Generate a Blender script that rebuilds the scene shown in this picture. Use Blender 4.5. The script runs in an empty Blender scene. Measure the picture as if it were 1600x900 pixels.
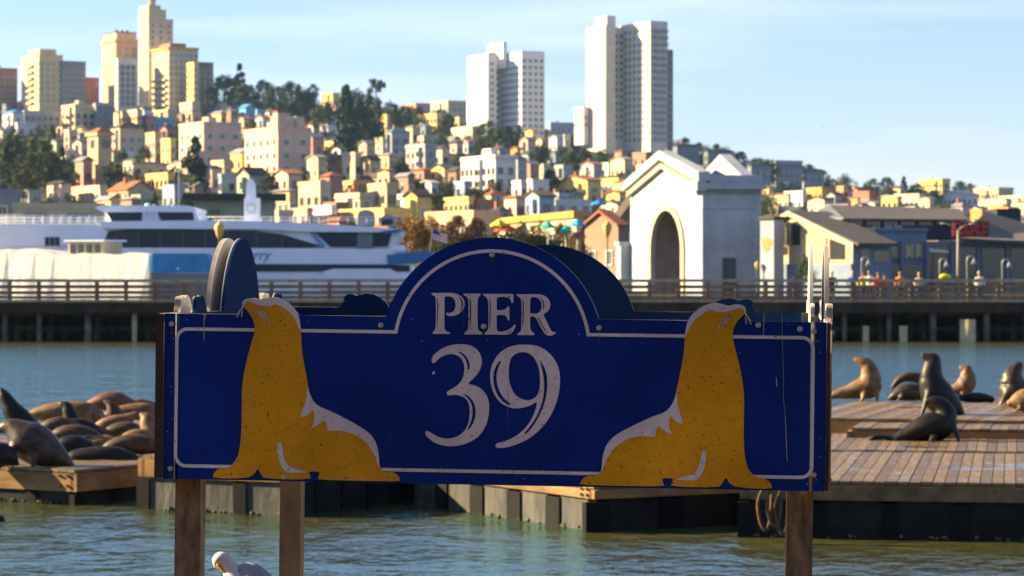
import bpy, math, random
from mathutils import Vector, Matrix
R = math.radians
random.seed(39)
scene = bpy.context.scene
C = scene.collection
F, H, HY = 4425.0, 3.4, 433.0          # focal length in photo pixels, eye height above the water, horizon row
# ------------------------------------------------------------------ camera
cam = bpy.data.cameras.new('camera'); camo = bpy.data.objects.new('camera', cam); C.objects.link(camo)
camo.location = (0, 0, H); camo.rotation_euler = (R(90), 0, 0)
cam.sensor_width = 36; cam.lens = F/1600*36; cam.shift_y = -17/1600
cam.clip_start = 0.5; cam.clip_end = 20000
cam.dof.use_dof = True; cam.dof.focus_distance = 10.3; cam.dof.aperture_fstop = 9.5
scene.camera = camo
# ------------------------------------------------------------------ sky and sun
SUN_A, SUN_E = 15, 23                  # sun to the left, a little behind the sign
world = bpy.data.worlds.new('World'); scene.world = world; world.use_nodes = True
nt = world.node_tree; nt.nodes.clear()
sky = nt.nodes.new('ShaderNodeTexSky'); sky.sky_type = 'NISHITA'; sky.sun_disc = False
sky.sun_elevation = R(SUN_E); sky.sun_rotation = R(90-(180-SUN_A))
sky.air_density = 1.0; sky.dust_density = 0.2; sky.ozone_density = 3.5
bg = nt.nodes.new('ShaderNodeBackground'); bg.inputs[1].default_value = 0.056
ow = nt.nodes.new('ShaderNodeOutputWorld')
tc = nt.nodes.new('ShaderNodeTexCoord'); mp = nt.nodes.new('ShaderNodeMapping')
mp.inputs['Scale'].default_value = (1.4, 1.4, 16); mp.inputs['Rotation'].default_value = (R(3), R(2), 0)
nz = nt.nodes.new('ShaderNodeTexNoise'); nz.inputs['Scale'].default_value = 2.6; nz.inputs['Detail'].default_value = 5
rp = nt.nodes.new('ShaderNodeValToRGB'); rp.color_ramp.elements[0].position = .44; rp.color_ramp.elements[1].position = .72
rp.color_ramp.elements[1].color = (.5, .5, .5, 1)
mx = nt.nodes.new('ShaderNodeMix'); mx.data_type = 'RGBA'; mx.inputs['B'].default_value = (7.8, 7.9, 7.7, 1)
L = nt.links.new
L(tc.outputs['Generated'], mp.inputs[0]); L(mp.outputs[0], nz.inputs['Vector']); L(nz.outputs[0], rp.inputs[0])
L(rp.outputs[0], mx.inputs['Factor']); L(sky.outputs[0], mx.inputs['A']); tint = nt.nodes.new('ShaderNodeMix'); tint.data_type = 'RGBA'; tint.blend_type = 'MULTIPLY'; tint.inputs['Factor'].default_value = 1; tint.inputs['B'].default_value = (.74, .735, .90, 1)
L(mx.outputs['Result'], tint.inputs['A']); L(tint.outputs['Result'], bg.inputs[0]); L(bg.outputs[0], ow.inputs[0])
sl = bpy.data.lights.new('sun', 'SUN'); so = bpy.data.objects.new('sun', sl); C.objects.link(so)
sl.energy = 5.0; sl.angle = R(.5); sl.color = (1, .77, .43)
SD = Vector((-math.cos(R(SUN_E))*math.cos(R(SUN_A)), math.cos(R(SUN_E))*math.sin(R(SUN_A)), math.sin(R(SUN_E))))
so.rotation_euler = (-SD).to_track_quat('-Z', 'Y').to_euler(); so.location = (-60, 20, 60)
vs = scene.view_settings; vs.view_transform = 'Standard'; vs.look = 'None'; vs.exposure = 2.05; vs.gamma = 1; vs.use_curve_mapping = False
scene.cycles.use_denoising = True
scene.cycles.max_bounces = 6; scene.cycles.volume_bounces = 0; scene.cycles.caustics_reflective = False; scene.cycles.caustics_refractive = False

# ------------------------------------------------------------------ helpers
def W(px, py, Y): return Vector(((px-800)/F*Y, Y, H-(py-HY)/F*Y))
def X(px, Y): return (px-800)/F*Y
def Z(py, Y): return H-(py-HY)/F*Y
def deckY(py, z): return (H-z)*F/(py-HY)          # distance at which a level z shows at row py
RM = {}
def tag(o, label=None, cat=None, group=None, kind=None):
    if label: o['label'] = label
    if cat: o['category'] = cat
    if group: o['group'] = group
    if kind: o['kind'] = kind
    return o
def root(name, label, cat, loc, rz=0, group=None):
    o = bpy.data.objects.new(name, None); C.objects.link(o); o.empty_display_size = .2
    o.location = loc; o.rotation_euler = (0, 0, rz)
    RM[o.name] = Matrix.Translation(Vector(loc)) @ Matrix.Rotation(rz, 4, 'Z')
    return tag(o, label, cat, group)
class MB:
    def __init__(s): s.v = []; s.f = []; s.m = []; s.sm = []
    def add(s, vs, fs, mi=0, smooth=False):
        n = len(s.v); s.v += [Vector(v) for v in vs]
        for f in fs: s.f.append([i+n for i in f]); s.m.append(mi); s.sm.append(smooth)
        return s
    def box(s, x0, x1, y0, y1, z0, z1, mi=0, M=None):
        vs = [Vector(p) for p in ((x0,y0,z0),(x1,y0,z0),(x1,y1,z0),(x0,y1,z0),(x0,y0,z1),(x1,y0,z1),(x1,y1,z1),(x0,y1,z1))]
        if M: vs = [M @ v for v in vs]
        return s.add(vs, [(0,3,2,1),(4,5,6,7),(0,1,5,4),(1,2,6,5),(2,3,7,6),(3,0,4,7)], mi)
    def prism(s, pts, d0, d1, axis='y', mi=0):      # polygon (a, z) pushed along an axis; for axis z: (x, y)
        n = len(pts)
        def p3(p, d): return (p[0], d, p[1]) if axis == 'y' else ((d, p[0], p[1]) if axis == 'x' else (p[0], p[1], d))
        vs = [p3(p, d0) for p in pts]+[p3(p, d1) for p in pts]
        a = sum(pts[i][0]*pts[(i+1)%n][1]-pts[(i+1)%n][0]*pts[i][1] for i in range(n))
        fw = list(range(n)); bk = [n+i for i in reversed(range(n))]
        sd = [(i, n+i, n+(i+1)%n, (i+1)%n) for i in range(n)]
        flip = (a < 0) if axis == 'y' else (a > 0)
        fs = [fw, bk]+sd
        if flip: fs = [list(reversed(f)) for f in fs]
        return s.add(vs, fs, mi)
    def tube(s, pts, rs, n=8, mi=0, cap=True, smooth=True, sq=1.0):
        pts = [Vector(p) for p in pts]; rings = []
        if not hasattr(rs, '__len__'): rs = [rs]*len(pts)
        up = Vector((0, 0, 1))
        for i, p in enumerate(pts):
            d = (pts[min(i+1, len(pts)-1)]-pts[max(i-1, 0)]).normalized()
            a = d.cross(up)
            if a.length < .05: a = d.cross(Vector((0, 1, 0)))
            a.normalize(); b = a.cross(d).normalized()
            rings.append([p+(a*math.cos(t)+b*math.sin(t)*sq)*rs[i] for t in (2*math.pi*k/n for k in range(n))])
        vs = [v for r in rings for v in r]; fs = []
        for i in range(len(pts)-1):
            for k in range(n): fs.append((i*n+k, i*n+(k+1)%n, (i+1)*n+(k+1)%n, (i+1)*n+k))
        s.add(vs, fs, mi, smooth)
        if cap:
            m = len(s.v)-len(vs)
            s.f.append([m+k for k in reversed(range(n))]); s.m.append(mi); s.sm.append(False)
            s.f.append([m+(len(pts)-1)*n+k for k in range(n)]); s.m.append(mi); s.sm.append(False)
        return s
    def ball(s, c, r, nu=10, nv=6, mi=0, sz=1.0):
        c = Vector(c); return s.tube([c+Vector((0, 0, -r*sz*math.cos(math.pi*i/nv))) for i in range(nv+1)],
            [max(r*math.sin(math.pi*i/nv), r*.02) for i in range(nv+1)], nu, mi)
    def mesh(s, name, mats):
        me = bpy.data.meshes.new(name); me.from_pydata([tuple(v) for v in s.v], [], s.f)
        for m in (mats if isinstance(mats, (list, tuple)) else [mats]): me.materials.append(m)
        me.polygons.foreach_set('material_index', s.m); me.polygons.foreach_set('use_smooth', s.sm)
        me.update(); return me
def obj(name, me, parent=None, loc=None, rot=None, scl=None):
    o = bpy.data.objects.new(name, me); C.objects.link(o)
    if parent: o.parent = parent
    if loc is not None: o.location = loc
    if rot is not None: o.rotation_euler = rot
    if scl is not None: o.scale = scl
    return o
def part(name, mb, mats, parent=None, world=False):
    if world and parent is not None:
        q = parent; M = Matrix()
        while q is not None: M = RM.get(q.name, Matrix()) @ M; q = q.parent
        I = M.inverted(); mb.v = [I @ v for v in mb.v]
    return obj(name, mb.mesh(name, mats), parent)
def evaluated(me, mods):
    o = bpy.data.objects.new('tmp', me); C.objects.link(o); mods(o)
    dg = bpy.context.evaluated_depsgraph_get()
    m2 = bpy.data.meshes.new_from_object(o.evaluated_get(dg)); bpy.data.objects.remove(o); return m2
def remesh(mb, name, mats, vox, smooth=4):
    def mods(o):
        m = o.modifiers.new('r', 'REMESH'); m.mode = 'VOXEL'; m.voxel_size = vox
        m = o.modifiers.new('s', 'SMOOTH'); m.iterations = smooth; m.factor = .5
    me = evaluated(mb.mesh(name+'_raw', mats), mods); me.name = name
    me.materials.clear()
    for m in (mats if isinstance(mats, (list, tuple)) else [mats]): me.materials.append(m)
    me.polygons.foreach_set('use_smooth', [True]*len(me.polygons)); return me
def chaikin(p, it=1):
    for _ in range(it):
        q = []
        for i in range(len(p)):
            a, b = Vector(p[i]), Vector(p[(i+1)%len(p)]); q += [a*.75+b*.25, a*.25+b*.75]
        p = q
    return p
def catmull(pts, k=4):
    pts = [Vector(p) for p in pts]; out = []
    for i in range(len(pts)-1):
        p0, p1, p2, p3 = pts[max(i-1, 0)], pts[i], pts[i+1], pts[min(i+2, len(pts)-1)]
        for j in range(k):
            t = j/k; out.append(.5*((2*p1)+(p2-p0)*t+(2*p0-5*p1+4*p2-p3)*t*t+(3*p1-p0-3*p2+p3)*t**3))
    return out+[pts[-1]]
def flat(name, loops, y0, thick, mat):            # filled outline (x, z) with holes, front at y0, going back by thick
    cu = bpy.data.curves.new(name, 'CURVE'); cu.dimensions = '2D'; cu.fill_mode = 'BOTH'; cu.extrude = thick/2
    for lp in loops:
        sp = cu.splines.new('POLY'); sp.points.add(len(lp)-1); sp.use_cyclic_u = True
        for q, p in zip(sp.points, lp): q.co = (p[0], p[1], 0, 1)
    o = bpy.data.objects.new('tmp', cu); me = bpy.data.meshes.new_from_object(o); bpy.data.objects.remove(o)
    me.name = name; me.transform(Matrix(((1,0,0,0),(0,0,-1,y0+thick/2),(0,1,0,0),(0,0,0,1))))
    me.materials.clear(); me.materials.append(mat); return me
# ------------------------------------------------------------------ materials
MC = {}
def mat(key, col, rough=.7, var=.15, scale=1.5, bump=0, metal=0, spec=.4, stretch=(1,1,1), col2=None, lo=.35, hi=.65, bscale=None, coat=0, wet=False):
    if key in MC: return MC[key]
    m = bpy.data.materials.new(key); m.use_nodes = True; t = m.node_tree; b = t.nodes['Principled BSDF']; N = t.nodes.new; K = t.links.new
    b.inputs['Roughness'].default_value = rough; b.inputs['Metallic'].default_value = metal; b.inputs['Specular IOR Level'].default_value = spec
    b.inputs['Coat Weight'].default_value = coat
    tcn = N('ShaderNodeTexCoord'); mpn = N('ShaderNodeMapping'); mpn.inputs['Scale'].default_value = stretch
    K(tcn.outputs['Object'], mpn.inputs[0])
    n = N('ShaderNodeTexNoise'); n.inputs['Scale'].default_value = scale; n.inputs['Detail'].default_value = 6; n.inputs['Roughness'].default_value = .65
    K(mpn.outputs[0], n.inputs['Vector'])
    r = N('ShaderNodeValToRGB'); r.color_ramp.elements[0].position = lo; r.color_ramp.elements[1].position = hi
    c2 = col2 if col2 else [min(1, c*(1+var)) for c in col]; c1 = col if col2 else [c*(1-var) for c in col]
    r.color_ramp.elements[0].color = (*c1, 1); r.color_ramp.elements[1].color = (*c2, 1)
    K(n.outputs[0], r.inputs[0]); K(r.outputs[0], b.inputs['Base Color'])
    if bump:
        n2 = n
        if bscale:
            n2 = N('ShaderNodeTexNoise'); n2.inputs['Scale'].default_value = bscale; n2.inputs['Detail'].default_value = 4; K(mpn.outputs[0], n2.inputs['Vector'])
        bn = N('ShaderNodeBump'); bn.inputs['Strength'].default_value = 1; bn.inputs['Distance'].default_value = bump
        K(n2.outputs[0], bn.inputs['Height']); K(bn.outputs[0], b.inputs['Normal'])
    if wet:                                           # puddled patches: darker and glossy
        n3 = N('ShaderNodeTexNoise'); n3.inputs['Scale'].default_value = .9; n3.inputs['Detail'].default_value = 3; gp_ = N('ShaderNodeNewGeometry'); K(gp_.outputs['Position'], n3.inputs['Vector'])
        r3 = N('ShaderNodeMapRange'); r3.inputs['From Min'].default_value = .57; r3.inputs['From Max'].default_value = .66; r3.inputs['To Min'].default_value = rough; r3.inputs['To Max'].default_value = .12
        K(n3.outputs[0], r3.inputs['Value']); K(r3.outputs[0], b.inputs['Roughness'])
        n4 = N('ShaderNodeTexNoise'); n4.inputs['Scale'].default_value = 6; n4.inputs['Detail'].default_value = 2; K(gp_.outputs['Position'], n4.inputs['Vector'])
        r4 = N('ShaderNodeMapRange'); r4.inputs['From Min'].default_value = .71; r4.inputs['From Max'].default_value = .75; K(n4.outputs[0], r4.inputs['Value'])
        mx4 = N('ShaderNodeMix'); mx4.data_type = 'RGBA'; K(r4.outputs[0], mx4.inputs['Factor']); K(r.outputs[0], mx4.inputs['A']); mx4.inputs['B'].default_value = (.42, .40, .36, 1); K(mx4.outputs['Result'], b.inputs['Base Color'])
    MC[key] = m; return m
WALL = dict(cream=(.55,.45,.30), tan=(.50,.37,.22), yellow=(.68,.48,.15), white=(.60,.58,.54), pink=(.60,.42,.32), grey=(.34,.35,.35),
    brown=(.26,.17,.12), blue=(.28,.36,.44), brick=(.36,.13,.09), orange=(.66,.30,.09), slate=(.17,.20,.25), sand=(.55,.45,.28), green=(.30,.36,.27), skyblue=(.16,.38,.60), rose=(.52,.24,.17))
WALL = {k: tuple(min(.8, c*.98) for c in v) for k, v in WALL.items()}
def wall(c): return mat('wall_'+c, WALL[c], .85, .13, .35, bump=.02, spec=.2)
ROOF = dict(dark=(.045,.045,.05), brown=(.08,.055,.042), grey=(.20,.20,.22), tile=(.26,.095,.04), pale=(.42,.40,.36), blue=(.05,.22,.42), teal=(.12,.22,.23))
def roofm(c): return mat('roof_'+c, ROOF[c], .8, .25, .8, bump=.03, spec=.25)
glass = mat('glass', (.018,.024,.03), .08, .4, .25, spec=.7)
tglass = mat('tower_glass', (.15,.18,.23), .25, .35, .2, spec=.5)
FRM = dict(white=mat('frame_white', (.6,.59,.56), .6), dark=mat('frame_dark', (.08,.08,.09), .5), tan=mat('frame_tan', (.27,.22,.15), .6))
# ------------------------------------------------------------------ water, shore and hill
def interp(tab, x):
    if x <= tab[0][0]: return tab[0][1]
    for (a, b), (c, d) in zip(tab, tab[1:]):
        if x <= c: return b+(d-b)*(x-a)/(c-a)
    return tab[-1][1]
RIDGE = [(-600,190),(0,166),(330,164),(420,160),(600,168),(720,190),(850,206),(1000,224),(1150,253),(1300,288),(1450,302),(1600,312),(2200,330)]
YR, Y0T, SHORE = 1500.0, 330.0, 204.5
def ground(px, Y):
    zr = H+(HY-interp(RIDGE, px))/F*YR
    if Y <= Y0T: return 1.9
    t = (Y-Y0T)/(YR-Y0T)
    if t <= 1: return 1.9+(zr-1.9)*t**1.2
    return zr-(zr-1.9)*min(1, (t-1)*.5)
def groundY(px, py):                                # distance at which the hill shows at column px, row py
    lo, hi = Y0T, YR
    for _ in range(40):
        m = (lo+hi)/2
        if HY-(ground(px, m)-H)*F/m > py: lo = m
        else: hi = m
    return lo
def sheet(name, xs, ys, fz, m, kind='structure'):
    vs = [(x, y, fz(x, y)) for y in ys for x in xs]; n = len(xs); fs = []
    for j in range(len(ys)-1):
        for i in range(n-1): fs.append((j*n+i, j*n+i+1, (j+1)*n+i+1, (j+1)*n+i))
    return tag(part(name, MB().add(vs, fs, smooth=True), m), kind=kind)
wm = bpy.data.materials.new('water'); wm.use_nodes = True; t = wm.node_tree; N = t.nodes.new; K = t.links.new; t.nodes.clear()
wo = N('ShaderNodeOutputMaterial'); wmix = N('ShaderNodeMixShader'); wdif = N('ShaderNodeBsdfDiffuse'); wgl = N('ShaderNodeBsdfGlossy'); wfr = N('ShaderNodeFresnel')
wdif.inputs['Color'].default_value = (.064, .066, .022, 1); wgl.inputs['Color'].default_value = (.38, .82, 1, 1); wgl.inputs['Roughness'].default_value = .05; wfr.inputs['IOR'].default_value = 2.0
K(wfr.outputs[0], wmix.inputs[0]); K(wdif.outputs[0], wmix.inputs[1]); K(wgl.outputs[0], wmix.inputs[2]); K(wmix.outputs[0], wo.inputs[0])
g = N('ShaderNodeNewGeometry'); hs = []
for sc, dist, st in ((.9, .20, (1, .6, 1)), (3.2, .075, (1, .75, 1)), (10, .018, (1, 1, 1))):
    mpn = N('ShaderNodeMapping'); mpn.inputs['Scale'].default_value = st; mpn.inputs['Rotation'].default_value = (0, 0, R(12))
    n = N('ShaderNodeTexNoise'); n.inputs['Scale'].default_value = sc; n.inputs['Detail'].default_value = 2.5; n.inputs['Distortion'].default_value = .6
    K(g.outputs['Position'], mpn.inputs[0]); K(mpn.outputs[0], n.inputs['Vector'])
    mm = N('ShaderNodeMath'); mm.operation = 'MULTIPLY'; mm.inputs[1].default_value = dist; K(n.outputs[0], mm.inputs[0]); hs.append(mm)
a1 = N('ShaderNodeMath'); a1.operation = 'ADD'; K(hs[0].outputs[0], a1.inputs[0]); K(hs[1].outputs[0], a1.inputs[1])
a2 = N('ShaderNodeMath'); a2.operation = 'ADD'; K(a1.outputs[0], a2.inputs[0]); K(hs[2].outputs[0], a2.inputs[1])
bn = N('ShaderNodeBump'); bn.inputs['Strength'].default_value = 1; bn.inputs['Distance'].default_value = 1.0
K(a2.outputs[0], bn.inputs['Height']); K(bn.outputs[0], wgl.inputs['Normal']); K(bn.outputs[0], wfr.inputs['Normal'])
sheet('water', [-6000, -400, 400, 6000], [-3000, 0, 300, 5000], lambda x, y: 0, wm)
hm = mat('hill_ground', (.02,.028,.012), .95, col2=(.07,.065,.035), scale=.03, spec=.1)
fan = [-9000, -5000, -3000, -1500, -600]+list(range(-300, 2000, 50))+[2200, 3000, 5000, 9000]
vs, fs = [], []
rows = [SHORE, SHORE+.01, 230, 260, 300, 330]+[330+i*45 for i in range(1, 27)]+[1600, 1800, 2200, 3000, 5200]
for j, y in enumerate(rows):
    for p in fan: vs.append((X(p, y), y, -2 if j == 0 else ground(p, y)))
n = len(fan)
for j in range(len(rows)-1):
    for i in range(n-1): fs.append((j*n+i, j*n+i+1, (j+1)*n+i+1, (j+1)*n+i))
tag(part('hill', MB().add(vs, fs, smooth=False), hm), kind='structure')

# ------------------------------------------------------------------ hill buildings
WIN = {}
def win_mesh(w, h, fr):
    k = (round(w, 1), round(h, 1), fr)
    if k not in WIN:
        m = MB(); f = min(.16, w*.12); d = .14
        m.box(-w/2, w/2, -d, 0, -f, 0); m.box(-w/2, w/2, -d, 0, h, h+f); m.box(-w/2-f, -w/2, -d, 0, -f, h+f); m.box(w/2, w/2+f, -d, 0, -f, h+f)
        m.add([(-w/2, -.03, 0), (w/2, -.03, 0), (w/2, -.03, h), (-w/2, -.03, h)], [(0, 1, 2, 3)], 1)
        m.box(-.03, .03, -.07, -.03, 0, h)
        WIN[k] = m.mesh('window', [FRM[fr], glass])
    return WIN[k]
BLD = []                                              # screen boxes of everything on the hill, for filling the gaps
def facade(o, L_, hgt, side, fr, fl=3.2, sp=3.0, ww=1.3, wh=1.6, z0=1.0, inset=1.0, joined=False, bands=False):
    """windows on the left (side 0, x = 0 plane) or right (side 1, y = 0 plane) face of a building"""
    nr = max(1, int((hgt-z0)/fl)); nc = max(1, int((L_-2*inset)/sp+.5)); out = MB()
    for r in range(nr):
        for c in range(nc):
            u = L_*(c+.5)/nc; z = z0+r*fl+(hgt-z0-nr*fl)*.4
            if joined:
                w2, h2 = ww/2, wh
                q = [(u-w2, z), (u+w2, z), (u+w2, z+h2), (u-w2, z+h2)]
                if side: out.box(u-w2, u+w2, -.06, .05, z, z+h2, 1); out.box(u-w2-.15, u+w2+.15, -.22, .05, z-.25, z-.02, 0)
                else: out.box(-.06, .05, u-w2, u+w2, z, z+h2, 1); out.box(-.22, .05, u-w2-.15, u+w2+.15, z-.25, z-.02, 0)
            else:
                me = win_mesh(ww, wh, fr)
                obj('window', me, o, (u, -.005, z) if side else (-.005, u, z), (0, 0, 0) if side else (0, 0, R(-90)))
    if joined and out.v:
        tag(part('window_grid', out, [FRM['white' if fr == 'dark' else fr], tglass], o), kind='stuff')
def building(x0, xs, x1, yt, yb, wc, label, roof='flat', rc='grey', cat='house', name=None, beta=30, Y=None, fr='white', group=None, fl=3.1,
             sp=2.4, ww=1.15, wh=1.55, joined=None, nowin=(), base=0, mask=True, roofh=None, wc2=None):
    """near corner at column xs; left (sunlit) face spans x0..xs, right (shaded) face xs..x1; rows yt top of wall, yb foot"""
    if Y is None: Y = groundY(xs, yb)
    al = 90-beta; gz = Z(yb, Y)
    a = max(.5, (xs-x0)/F*Y/math.cos(R(al))); bb = max(.5, (x1-xs)/F*Y/math.cos(R(beta))); h = Z(yt, Y)-gz
    nm = name or ('apartment_block' if h > 13 else 'house')
    o = root(nm, label, cat, (X(xs, Y), Y, gz), R(beta), group)
    wm_ = wall(wc)
    part('wall', MB().box(0, bb, 0, a, -6-base, h), wm_, o)
    rh = roofh or min(a, bb)*.3
    if roof == 'flat':
        m = MB(); p = .3                               # parapet ring, slightly proud, and the flat roof sunk within it
        m.box(-.12, bb+.12, -.12, p, h-.35, h+.45); m.box(-.12, bb+.12, a-p, a+.12, h-.35, h+.45)
        m.box(-.12, p, p, a-p, h-.35, h+.45); m.box(bb-p, bb+.12, p, a-p, h-.35, h+.45)
        part('parapet', m, wm_, o); r = part('roof', MB().box(p, bb-p, p, a-p, h-.1, h+.06), roofm(rc), o)
        if h > 8 and bb > 6 and a > 4:
            rx, ry = bb*random.uniform(.3, .6), a*random.uniform(.3, .6)
            part('roof_housing', MB().box(rx, rx+bb*.22, ry, ry+a*.25, h+.06, h+2.4), wm_, r)
    elif roof == 'gable_l':                            # gable shown on the left face
        e = .4
        part('gable', MB().prism([(0, h), (a, h), (a/2, h+rh)], .02, bb-.02, 'x'), wm_, o)
        m = MB()
        for s_ in (0, 1):
            y0_, z0_, y1_, z1_ = ((-e, h-e*rh/(a/2), a/2, h+rh) if s_ == 0 else (a+e, h-e*rh/(a/2), a/2, h+rh))
            m.prism([(y0_, z0_), (y1_, z1_), (y1_, z1_+.28), (y0_, z0_+.28)], -e, bb+e, 'x')
        part('roof', m, roofm(rc), o)
    elif roof == 'gable_r':
        e = .4
        part('gable', MB().prism([(0, h), (bb, h), (bb/2, h+rh)], .02, a-.02, 'y'), wm_, o)
        m = MB()
        for s_ in (0, 1):
            x0_, z0_, x1_, z1_ = ((-e, h-e*rh/(bb/2), bb/2, h+rh) if s_ == 0 else (bb+e, h-e*rh/(bb/2), bb/2, h+rh))
            m.prism([(x0_, z0_), (x1_, z1_), (x1_, z1_+.28), (x0_, z0_+.28)], -e, a+e, 'y')
        part('roof', m, roofm(rc), o)
    elif roof == 'hip':
        e = .45; k = min(a, bb)*.45
        m = MB().add([(-e,-e,h), (bb+e,-e,h), (bb+e,a+e,h), (-e,a+e,h), (k,k,h+rh), (bb-k,k,h+rh), (bb-k,a-k,h+rh), (k,a-k,h+rh)],
            [(0,3,2,1), (0,1,5,4), (1,2,6,5), (2,3,7,6), (3,0,4,7), (4,5,6,7)])
        part('roof', m, roofm(rc), o)
    if h < 13 and a > 3.5 and bb > 3 and name is None:
        tr_ = mat('trim_'+random.choice(['white', 'cream', 'dark']), dict(white=(.62,.6,.56), cream=(.5,.42,.3), dark=(.09,.08,.08))[random.choice(['white', 'cream', 'dark'])], .7)
        if roof == 'flat': part('cornice', MB().box(-.32, bb+.2, -.32, a+.2, h-.62, h-.36), tr_, o)
        if random.random() < .6:
            q = random.uniform(.15, .45); bw_ = min(2.6, a*.35)
            by = part('bay_window', MB().prism([(-.9, a*q+.4), (0, a*q), (0, a*q+bw_), (-.9, a*q+bw_-.4)], .9, h-.7, 'z'), wm_, o)
            for z_ in range(int((h-1.6)/3.1)): part('pane', MB().box(-.96, -.9, a*q+.55, a*q+bw_-.55, 1.5+z_*3.1, 3.1+z_*3.1), glass, by)
        if random.random() < .6: part('chimney', MB().box(bb*.3, bb*.3+.7, a*.55, a*.55+.7, h-.2, h+rh*(.8 if roof != 'flat' else 0)+1.5), wall('brick'), o)
        if random.random() < .4: part('garage_door', MB().box(bb*.3, bb*.3+2.4, -.08, .02, -.1, 2.2), tr_, o)
    nwin = (int(h/fl)*(int(a/sp)+int(bb/sp)))
    j = joined if joined is not None else nwin > 44
    if 0 not in nowin: facade(o, a, h-.4, 0, fr, fl, sp, ww, wh, joined=j)
    if 1 not in nowin: facade(o, bb, h-.4, 1, fr, fl, sp, ww, wh, joined=j)
    if mask: BLD.append((x0, x1, yt-(rh/Y*F if roof != 'flat' else 3), yb, Y, label))
    return o, a, bb, h
def block(parent, name, x0, x1, y0, y1, z0, z1, m, cap=None):
    o = part(name, MB().box(x0, x1, y0, y1, z0, z1), m, parent)
    if cap: part('roof', MB().box(x0-.15, x1+.15, y0-.15, y1+.15, z1, z1+.5), cap, o)
    return o
def local(o, a_px, Y): return a_px/F*Y

# --- the tall blocks along the ridge, left cluster
building(-40, -30, 22, 106, 172, 'brown', 'brown apartment block cut off by the left edge of the hilltop skyline', cat='apartment block', Y=1440)
o, a, bb, h = building(22, 61, 95, 86, 166, 'sand', 'stepped sand apartment block with balconies, leftmost complete block on the hilltop', cat='apartment block', Y=1420, joined=True)
pb = MB()
for k in range(int(h/3.1)-1): pb.box(-1.4, 0, a*.3, a*.62, 1.6+k*3.1, 2.5+k*3.1)
tag(part('balcony_tier', pb, wall('cream'), o), kind='stuff')
block(o, 'penthouse', bb*.1, bb*.8, a*.1, a*.75, h+.4, h+3.4, wall('sand'))
block(o, 'stair_tower', -.5, 2.5, a*.62, a*.92, -4, h-1.5, wall('cream'))
building(93, 96, 131, 96, 166, 'slate', 'grey slab apartment wing right of the stepped sand block', cat='apartment block', Y=1425, joined=True)
building(129, 133, 153, 122, 158, 'brick', 'small dark brick block left of the tall tan tower', cat='apartment block', Y=1450)
o, a, bb, h = building(153, 181, 213, 64, 170, 'tan', 'tall tan tower with a corbelled top, left of the tallest stepped tower', cat='tower', name='apartment_tower', Y=1430, joined=True, sp=3.4)
block(o, 'cornice', -.7, bb+.7, -.7, a+.7, h-.2, h+1.0, wall('tan'))
block(o, 'upper_storey', .6, bb-.6, .6, a-.6, h+1.0, h+4.4, wall('tan'), roofm('brown'))
for k in (.3, .55, .78): block(o, 'chimney', bb*k, bb*k+1.2, a*.5, a*.5+1.2, h+4.9, h+6.6, wall('brown'))
o, a, bb, h = building(178, 184, 213, 92, 172, 'white', 'slim white block with dark window columns in front of the tan tower', cat='apartment block', Y=1395, nowin=(1,))
wc_ = MB()
for k in range(3):
    for r in range(int(h/3)-1): wc_.box(bb*(.14+.27*k), bb*(.14+.27*k)+bb*.2, -.1, .1, 2+r*3, 4.4+r*3, 1)
tag(part('window_grid', wc_, [FRM['dark'], glass], o), kind='stuff')
o, a, bb, h = building(212, 232, 268, 30, 172, 'cream', 'tallest stepped cream tower crowned by a small lantern on the hilltop', cat='tower', name='apartment_tower', Y=1415, joined=True, sp=3.3)
block(o, 'upper_storey', 0.01, bb*.72, .01, a, h+.4, h+5.2, wall('cream'))
block(o, 'upper_storey', 0.3, bb*.5, .3, a-.3, h+5.2, h+7.2, wall('cream'))
m = MB().tube([(bb*.3, a*.4, h+7.2), (bb*.3, a*.4, h+10.2)], 2.0, 8, smooth=False).tube([(bb*.3, a*.4, h+10.2), (bb*.3, a*.4, h+12.0)], [2.3, .2], 8, smooth=False)
part('lantern', m, wall('tan'), o)
o, a, bb, h = building(230, 264, 307, 76, 172, 'sand', 'broad sand block with bay balconies in front of the tallest tower', cat='apartment block', Y=1385, joined=True)
block(o, 'cornice', -.6, bb+.3, -.4, a+.6, h-.3, h+1.0, wall('orange'))
pb = MB()
for k in range(5): pb.box(-1.3, 0, a*.1, a*.9, 2.2+k*3.1, 3.2+k*3.1)
tag(part('balcony_tier', pb, wall('sand'), o), kind='stuff')
block(o, 'penthouse', bb*.15, bb*.7, a*.2, a*.8, h+.4, h+3.2, wall('brown'))
building(306, 308, 332, 98, 166, 'brown', 'brown-grey narrow block at the right end of the hilltop cluster', cat='apartment block', Y=1400)
building(289, 303, 310, 98, 166, 'yellow', 'sunlit yellow sliver of a block right of the broad sand block', cat='apartment block', Y=1375)
# --- white twin-shaft tower
def shaft(o, Y, x0, xs, x1, yt, yb, m, fr='dark', beta=30, sp=3.0, fl=3.0, dY=0, wins=(0, 1), ww=1.6, wh=1.5, name='shaft'):
    """one upright block of a compound tower, given by its columns in the photograph, as a part of o"""
    Yk = Y+dY
    a = max(.6, (xs-x0)/F*Yk/math.cos(R(90-beta))); bb = max(.6, (x1-xs)/F*Yk/math.cos(R(beta))); gz = Z(yb, Yk); h = Z(yt, Yk)-gz
    me = MB().box(0, bb, 0, a, -5, h).mesh(name, m); loc = Vector((X(xs, Yk), Yk, gz))-Vector(o.location)
    p = obj(name, me, o, loc, (0, 0, R(beta)))
    part('roof', MB().box(.3, bb-.3, .3, a-.3, h, h+.25), roofm('grey'), p)
    for sd in wins: facade(p, (a, bb)[sd], h-.3, sd, fr, fl, sp, ww, wh, joined=True, inset=.6)
    return p, a, bb, h
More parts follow.
